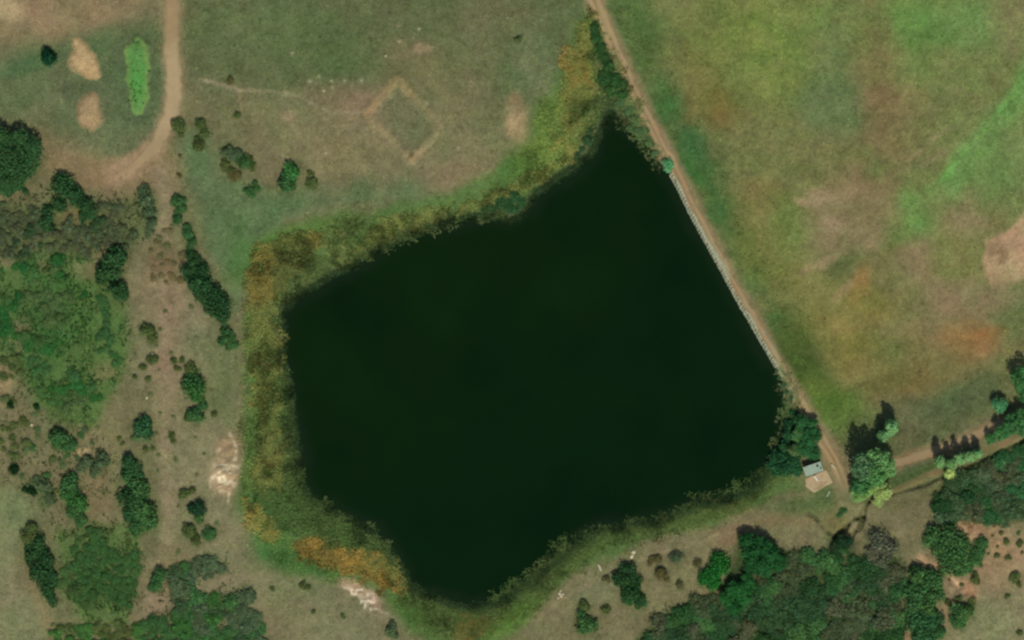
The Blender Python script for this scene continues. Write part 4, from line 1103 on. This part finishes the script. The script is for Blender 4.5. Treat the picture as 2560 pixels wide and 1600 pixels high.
# ------------------------------------------------------------------ stones
def rock_mesh(name, mat, seed, sub=2, flat=.6):
    import bmesh
    bm = bmesh.new(); bmesh.ops.create_icosphere(bm, subdivisions=sub, radius=1)
    r = np.random.default_rng(seed); ax_ = r.normal(size=(7, 3)); am = r.uniform(.08, .2, 7); ph = r.uniform(0, 6, 7)
    for v in bm.verts:
        d = np.array(v.co); k = 1 + sum(am[i] * math.sin(2.2 * d.dot(ax_[i]) + ph[i]) for i in range(7)) * .7
        v.co = Vector((d[0] * k, d[1] * k * .85, d[2] * k * flat))
    me = bpy.data.meshes.new(name); bm.to_mesh(me); bm.free(); me.materials.append(mat); return me
ROCKS = [rock_mesh("rock", MAT_CHALK, s) for s in range(5)]
rr = random.Random(9)
def rock(x, y, r, label, group=None, i=None):
    o = link("rock", ROCKS[rr.randrange(5) if i is None else i]); R = r * M_PER
    o.location = (float(mx(x)), float(my(y)), float(zat(x, y)) + R * .2); o.scale = (R, R, R); o.rotation_euler = (0, 0, rr.random() * 6)
    return tag(o, label, "rock", group)
for x, y in [(830,204),(798,193),(832,219),(862,203),(966,141),(905,204),(777,205),(816,385),(1146,370),(732,134),(998,106),(1049,74),(811,229),(717,235),(1271,48),(1068,260)]:
    rock(x, y, rr.uniform(1.5, 2.6), "small pale rock lying in the upper field grass", "small pale rocks in the upper field")
rock(1584,1381,7, "white boulder, upper one of the leaning pair on the south bank", None, 0)
rock(1580,1390,5.5, "white boulder, lower one of the leaning pair on the south bank", None, 1)
for x, y, r in [(1399,1484,4),(1404,1492,4.5),(1396,1496,3.5),(1402,1478,3),(1408,1486,3)]:
    rock(x, y, r, "small white stone in the cluster at the edge of the south bank reeds", "white stones at the edge of the south reeds")
for x, y, r in [(586,1104,5),(591,1128,5.5),(588,1166,6.5),(576,1184,6),(556,1178,4),(546,1192,5),(538,1200,4),(552,1216,5),(566,1228,5),(573,1252,4),(594,1150,4)]:
    rock(x, y, r * .5, "chalky white rock on the eroded scar west of the lake", "chalky rocks on the west scar")
for x, y, r in [(862,1470,4.5),(884,1482,5.5),(898,1492,5),(910,1502,5.5),(922,1512,5),(938,1522,4.5),(926,1492,4)]:
    rock(x, y, r * .5, "chalky white rock on the eroded scar below the orange reeds", "chalky rocks on the south west scar")
for x, y, r, s in [(383,886,3,"small white stone below the greyish shrubs on the bare slope"),(369,996,3.5,"small pale stone in the middle of the bare slope"),(81,1064,4,"pale stone in the twiggy scrub at far left")]:
    rock(x, y, r, s)
# grey driftwood piece on the bank
b_ = MB(); b_.tube([(-.9, 0, .1), (-.3, .06, .16), (.4, -.03, .15), (1.0, .02, .1)], [.2, .24, .22, .12], 9)
b_.tube([(-.3, .05, .2), (-.1, .4, .45)], [.1, .05], 6)
o = link("driftwood", b_.mesh("driftwood", flat_mat("bleached_wood", alb((196,186,156)), .9)))
o.location = (float(mx(1500)), float(my(1420)), float(zat(1500, 1420)) + .1); o.rotation_euler = (0, 0, math.radians(-65)); o.scale = (1.2,) * 3
tag(o, "pale stub of driftwood on the south bank left of the boulders", "driftwood")

# stone facing of the dam: a rubble bed of stones
FACE = resample(np.array([(1678,436),(1700,478),(1735,550),(1795,658),(1855,768),(1920,880),(1942,918)]), 1.5)
r = np.random.default_rng(33)
cen = []
for k in range(9000):
    p = FACE[r.integers(0, len(FACE))]
    sL = (p[1] - 436) / (918 - 436)
    wd = (9.5 + 7 * float(fbm(np.array([sL * 480]), np.array([3.0]), 42, 3, 66)[0])) * (1 if sL < .9 else .55)
    cen.append((p[0] + .88 * r.uniform(-5, wd), p[1] - .47 * r.uniform(-5, wd)))
for k in range(160): cen.append((r.uniform(1945, 1990), 0)); cen[-1] = (cen[-1][0], 925 + (cen[-1][0] - 1945) * 1.55 + r.normal() * 4)
cen = np.array(cen)
ico = np.array([(1,0,0),(-1,0,0),(0,1,0),(0,-1,0),(0,0,1),(0,0,-1)], float)
icf = np.array([(0,2,4),(2,1,4),(1,3,4),(3,0,4),(2,0,5),(1,2,5),(3,1,5),(0,3,5)])
sz = r.uniform(.12, .34, len(cen))
sv = ico[None] * (sz[:, None, None] * (.7 + .6 * r.random((len(cen), 6, 1)))) * np.array([1, 1, .6])
a = r.random(len(cen)) * 6.28; ca, sa = np.cos(a)[:, None], np.sin(a)[:, None]
sx = sv[..., 0] * ca - sv[..., 1] * sa; sy = sv[..., 0] * sa + sv[..., 1] * ca
zz = np.maximum(zat(cen[:, 0], cen[:, 1]), -.1)
vv = np.stack([sx + mx(cen[:, 0])[:, None], sy + my(cen[:, 1])[:, None], sv[..., 2] + zz[:, None] + .06], -1).reshape(-1, 3)
ff = (icf[None] + 6 * np.arange(len(cen))[:, None, None]).reshape(-1, 3)
tint = alb((158,160,132)) * (1 + .28 * (r.random((len(cen), 1)) * 2 - 1))
MAT_RIP = vcol_mat("rubble", bump=0, amp=.12)
tag(link("stone_facing", mesh_np("stone_facing", vv, ff, MAT_RIP, np.repeat(tint, 6, 0))), kind='stuff', label="pale rubble facing along the water side of the dam")

# ------------------------------------------------------------------ mounds
def mound(name, outline, h, colfn, label, cat, seed, pw=1.5):
    p = smooth_line(outline, 2, True); x0, y0 = p.min(0) - 14; x1, y1 = p.max(0) + 14
    X, Y = np.meshgrid(np.arange(x0, x1, 2.5), np.arange(y0, y1, 2.5))
    d = sdist(X.ravel(), Y.ravel(), p).reshape(X.shape) + 5 * fbm(X, Y, 18, 4, seed)
    dm = d.max(); Z = h * np.clip(d / dm, 0, 1) ** (1 / pw) * (1 + .15 * fbm(X, Y, 30, 3, seed + 1)) - np.where(d < -6, .25, .0) + .05
    Z = Z + zat(X, Y)
    c = colfn(X, Y, d)
    I = np.arange(X.size).reshape(X.shape)
    f = np.stack([I[1:, :-1], I[1:, 1:], I[:-1, 1:], I[:-1, :-1]], -1).reshape(-1, 4)
    used = (np.maximum.reduce([d.ravel()[f[:, k]] for k in range(4)]) > -9)
    f = f[used]; u, inv = np.unique(f, return_inverse=True)
    v = np.stack([mx(X), my(Y), Z], -1).reshape(-1, 3)[u]; c = c.reshape(-1, 3)[u]
    return tag(link(name, mesh_np(name, v, inv.reshape(f.shape), MAT_GROUND, c, True)), label, cat)
def sandc(base, side):
    def f(X, Y, d):
        c = np.empty(X.shape + (3,)); c[:] = alb(base)
        n = fbm(X, Y, 34, 4, 88)
        c = mixc(c, (150,124,88), sstep(.1, .8, n) * .5); c = mixc(c, side, sstep(12, 2, d + 7 * n) * .7)
        t = sstep(4, -8, d + 7 * n)[..., None]
        return c * (1 - t) * (1 + .06 * fbm(X, Y, 8, 2, 89)[..., None]) + paint(X, Y) * t
    return f
E1 = [(186,96),(205,100),(228,120),(240,140),(250,165),(252,195),(236,200),(215,192),(190,178),(174,168),(178,140),(186,118)]
E2 = [(228,232),(244,236),(250,262),(258,290),(262,308),(246,318),(236,330),(222,318),(205,316),(192,300),(192,262),(206,246)]
mound("sand_mound", E1, .7, sandc((178,152,110), (140,122,84)), "pale bare sand mound, upper one of two left of the green mound", "mound", 5)
mound("sand_mound", E2, .6, sandc((156,134,98), (130,112,80)), "pale bare sand mound, lower one of two left of the green mound", "mound", 6)
E3 = [(338,92),(358,96),(372,120),(377,160),(376,210),(374,250),(366,286),(348,291),(330,286),(322,250),(316,210),(314,160),(318,120)]
def greenc(X, Y, d):
    c = np.empty(X.shape + (3,)); c[:] = alb((92,136,72))
    n = fbm(X, Y, 30, 4, 98)
    c = mixc(c, (112,142,74), sstep(14, 2, d + 4 * n)); c = mixc(c, (82,138,66), np.exp(-((Y - 205) / 50) ** 2) * sstep(6, 20, d))
    t = sstep(6, -5, d + 6 * n)[..., None]
    return c * (1 - t) * (1 + .12 * n[..., None]) + paint(X, Y) * t
mound("grass_mound", E3, .8, greenc, "long bright green grassy mound beside the west dirt road", "mound", 7)
q = fill([(335,110),(360,105),(372,160),(368,250),(352,280),(335,262),(328,180)], 2.2, 5, 4)
r = np.random.default_rng(6)
q = q[r.random(len(q)) < .08 + .4 * sstep(.1, .6, fbm(q[:, 0], q[:, 1], 40, 3, 12))]
gg = np.array([alb(c) for c in [(70,116,54),(80,128,58),(62,104,48)]])[r.integers(0, 3, len(q))]
hb = blades("grass_tufts", q, .3 + .3 * r.random(len(q)), np.full(len(q), .35), gg, .7, 63, 3)
hb.location.z += .6
tag(hb, kind='stuff', label="darker tufts on the bright green mound")

# ------------------------------------------------------------------ hut, pad, pipes
PAD = [(2013,1196),(2066,1174),(2076,1192),(2084,1207),(2060,1220),(2036,1233),(2022,1226),(2012,1214)]
p = np.array(PAD, float); pc = p.mean(0)
pv = []; pf = []; rings = 9
pl = resample(np.vstack([p, p[:1]]), 3)[:-1]
pl = pl + .9 * np.stack([fbm(pl[:, 0], pl[:, 1], 12, 2, 3), fbm(pl[:, 1], pl[:, 0], 12, 2, 4)], 1)
for k in range(rings + 1):
    t = k / rings
    for a_, b2 in pl: pv.append((pc[0] + (a_ - pc[0]) * t, pc[1] + (b2 - pc[1]) * t))
pv = np.array(pv); m_ = len(pl)
f = np.array([(k * m_ + j, k * m_ + (j + 1) % m_, (k + 1) * m_ + (j + 1) % m_, (k + 1) * m_ + j) for k in range(rings) for j in range(m_)])
pz = zat(pv[:, 0], pv[:, 1]) + .12; pz[-m_:] -= .2
n = fbm(pv[:, 0], pv[:, 1], 26, 4, 15)
c = np.empty((len(pv), 3)); c[:] = alb((172,152,118)); c = mixc(c, (146,128,94), sstep(.1, .8, n) * .7)
me = mesh_np("gravel_pad", np.stack([mx(pv[:, 0]), my(pv[:, 1]), pz], 1), f, MAT_ROAD, c)
if me.polygons[len(f) // 2].normal.z < 0: me.flip_normals()
tag(link("gravel_pad", me), kind='structure')

hx, hy = 2034, 1176
hz = float(zat(hx, hy))
hut = link("hut", None); hut.location = (float(mx(hx)), float(my(hy)), hz); hut.rotation_euler = (0, 0, math.radians(19))
tag(hut, "small hut with pale green metal roof beside the tan gravel pad", "hut")
MAT_WALL = flat_mat("weathered_boards", (.26, .22, .17), .85)
MAT_DARK = flat_mat("dark_metal", (.03, .035, .035), .6)
LX, LY, HF, HB = 5.4, 2.5, 2.1, 2.6
def slope_z(y): return HF + (HB - HF) * (y + LY / 2) / LY
b_ = MB(); hw = LX / 2; hd = LY / 2
b_.add([(-hw,-hd,-.3),(hw,-hd,-.3),(hw,hd,-.3),(-hw,hd,-.3),(-hw,-hd,HF),(hw,-hd,HF),(hw,hd,HB),(-hw,hd,HB)],
       [(0,1,5,4),(1,2,6,5),(2,3,7,6),(3,0,4,7),(4,5,6,7),(3,2,1,0)])
link("wall", b_.mesh("wall", MAT_WALL), hut)
b_ = MB()
n = 28; ov = .22; W = LX + 2 * ov
for i in range(n):           # corrugated sheet, two strips
    x0, x1 = -W / 2 + W * i / n, -W / 2 + W * (i + 1) / n; xm = (x0 + x1) / 2
    ya, yb = -hd - ov, hd + ov; za, zb = slope_z(ya) + .05, slope_z(yb) + .05
    v = []
    for (y_, z_) in ((ya, za), (yb, zb)):
        v += [(x0, y_, z_), (xm, y_, z_ + .05), (x1, y_, z_), (x1, y_, z_ - .035), (x0, y_, z_ - .035)]
    b_.add(v, [(0,1,6,5),(1,2,7,6),(2,3,8,7),(3,4,9,8),(4,0,5,9),(4,3,2,1,0),(5,6,7,8,9)])
roof = link("roof", b_.mesh("roof", flat_mat("roof_sheet", alb((138,156,136)), .55, .12, .8)), hut)
for vx, vy, s in ((1.55, .45, .62), (2.35, -.55, .42)):
    b_ = MB(); zt = slope_z(vy) + .05
    b_.tube([(vx, vy, zt - .1), (vx, vy, zt + .28), (vx, vy, zt + .3)], [s * .5, s * .5, s * .38], 12)
    b_.tube([(vx, vy, zt + .32), (vx, vy, zt + .4)], [s * .62, s * .2], 12)
    link("roof_vent", b_.mesh("roof_vent", MAT_DARK), roof)
b_ = MB(); b_.box((.6, -hd - .025, .98), (.9, .05, 1.96))
door = link("door", b_.mesh("door", flat_mat("door_paint", (.20, .16, .12), .7)), hut)
b_ = MB(); b_.box((.94, -hd - .075, 1.0), (.05, .05, .14)); link("handle", b_.mesh("handle", MAT_DARK), door)
b_ = MB(); b_.box((-1.3, -hd - .02, 1.35), (.9, .04, .7)); link("window", b_.mesh("window", MAT_DARK), hut)
b_ = MB(); b_.tube([(LX / 2 + .2, -hd - ov, slope_z(-hd) - .03), (-LX / 2 - .2, -hd - ov - .0, slope_z(-hd) - .06)], [.06, .06], 8)
link("gutter", b_.mesh("gutter", MAT_DARK), hut)

def pipe(x, y, ln, rad, deg, colr, label, name="pipe"):
    b_ = MB()
    b_.tube([(-ln / 2, 0, 0), (ln / 2, 0, 0)], [rad, rad], 14)
    for e in (-1, 1): b_.tube([(e * (ln / 2 - .05), 0, 0), (e * (ln / 2 + .03), 0, 0)], [rad * 1.22, rad * 1.22], 14)
    o = link(name, b_.mesh(name, flat_mat(name + "_coat", colr, .6, .06)))
    o.location = (float(mx(x)), float(my(y)), float(zat(x, y)) + rad * 1.2 + .08); o.rotation_euler = (0, 0, math.radians(deg))
    return tag(o, label, "pipe")
pipe(2041,1197.5, 1.75, .27, -58, (.82,.79,.70), "short white pipe lying on the tan gravel pad")
pipe(2084,1167.5, 1.5, .24, -47, alb((185,190,150)), "short pale pipe lying between the gravel pad and the road")
b_ = MB(); b_.box((0, 0, .08), (1.9, .5, .14)); b_.box((0, .18, .19), (1.8, .1, .08)); b_.box((.1, -.16, .19), (1.7, .12, .08))
o = link("board", b_.mesh("board", flat_mat("grey_board", alb((150,160,134)), .8)))
o.location = (float(mx(2071)), float(my(1236)), float(zat(2071, 1236)) + .02); o.rotation_euler = (0, 0, math.radians(63))
tag(o, "weathered grey board lying in the grass below the gravel pad", "board")
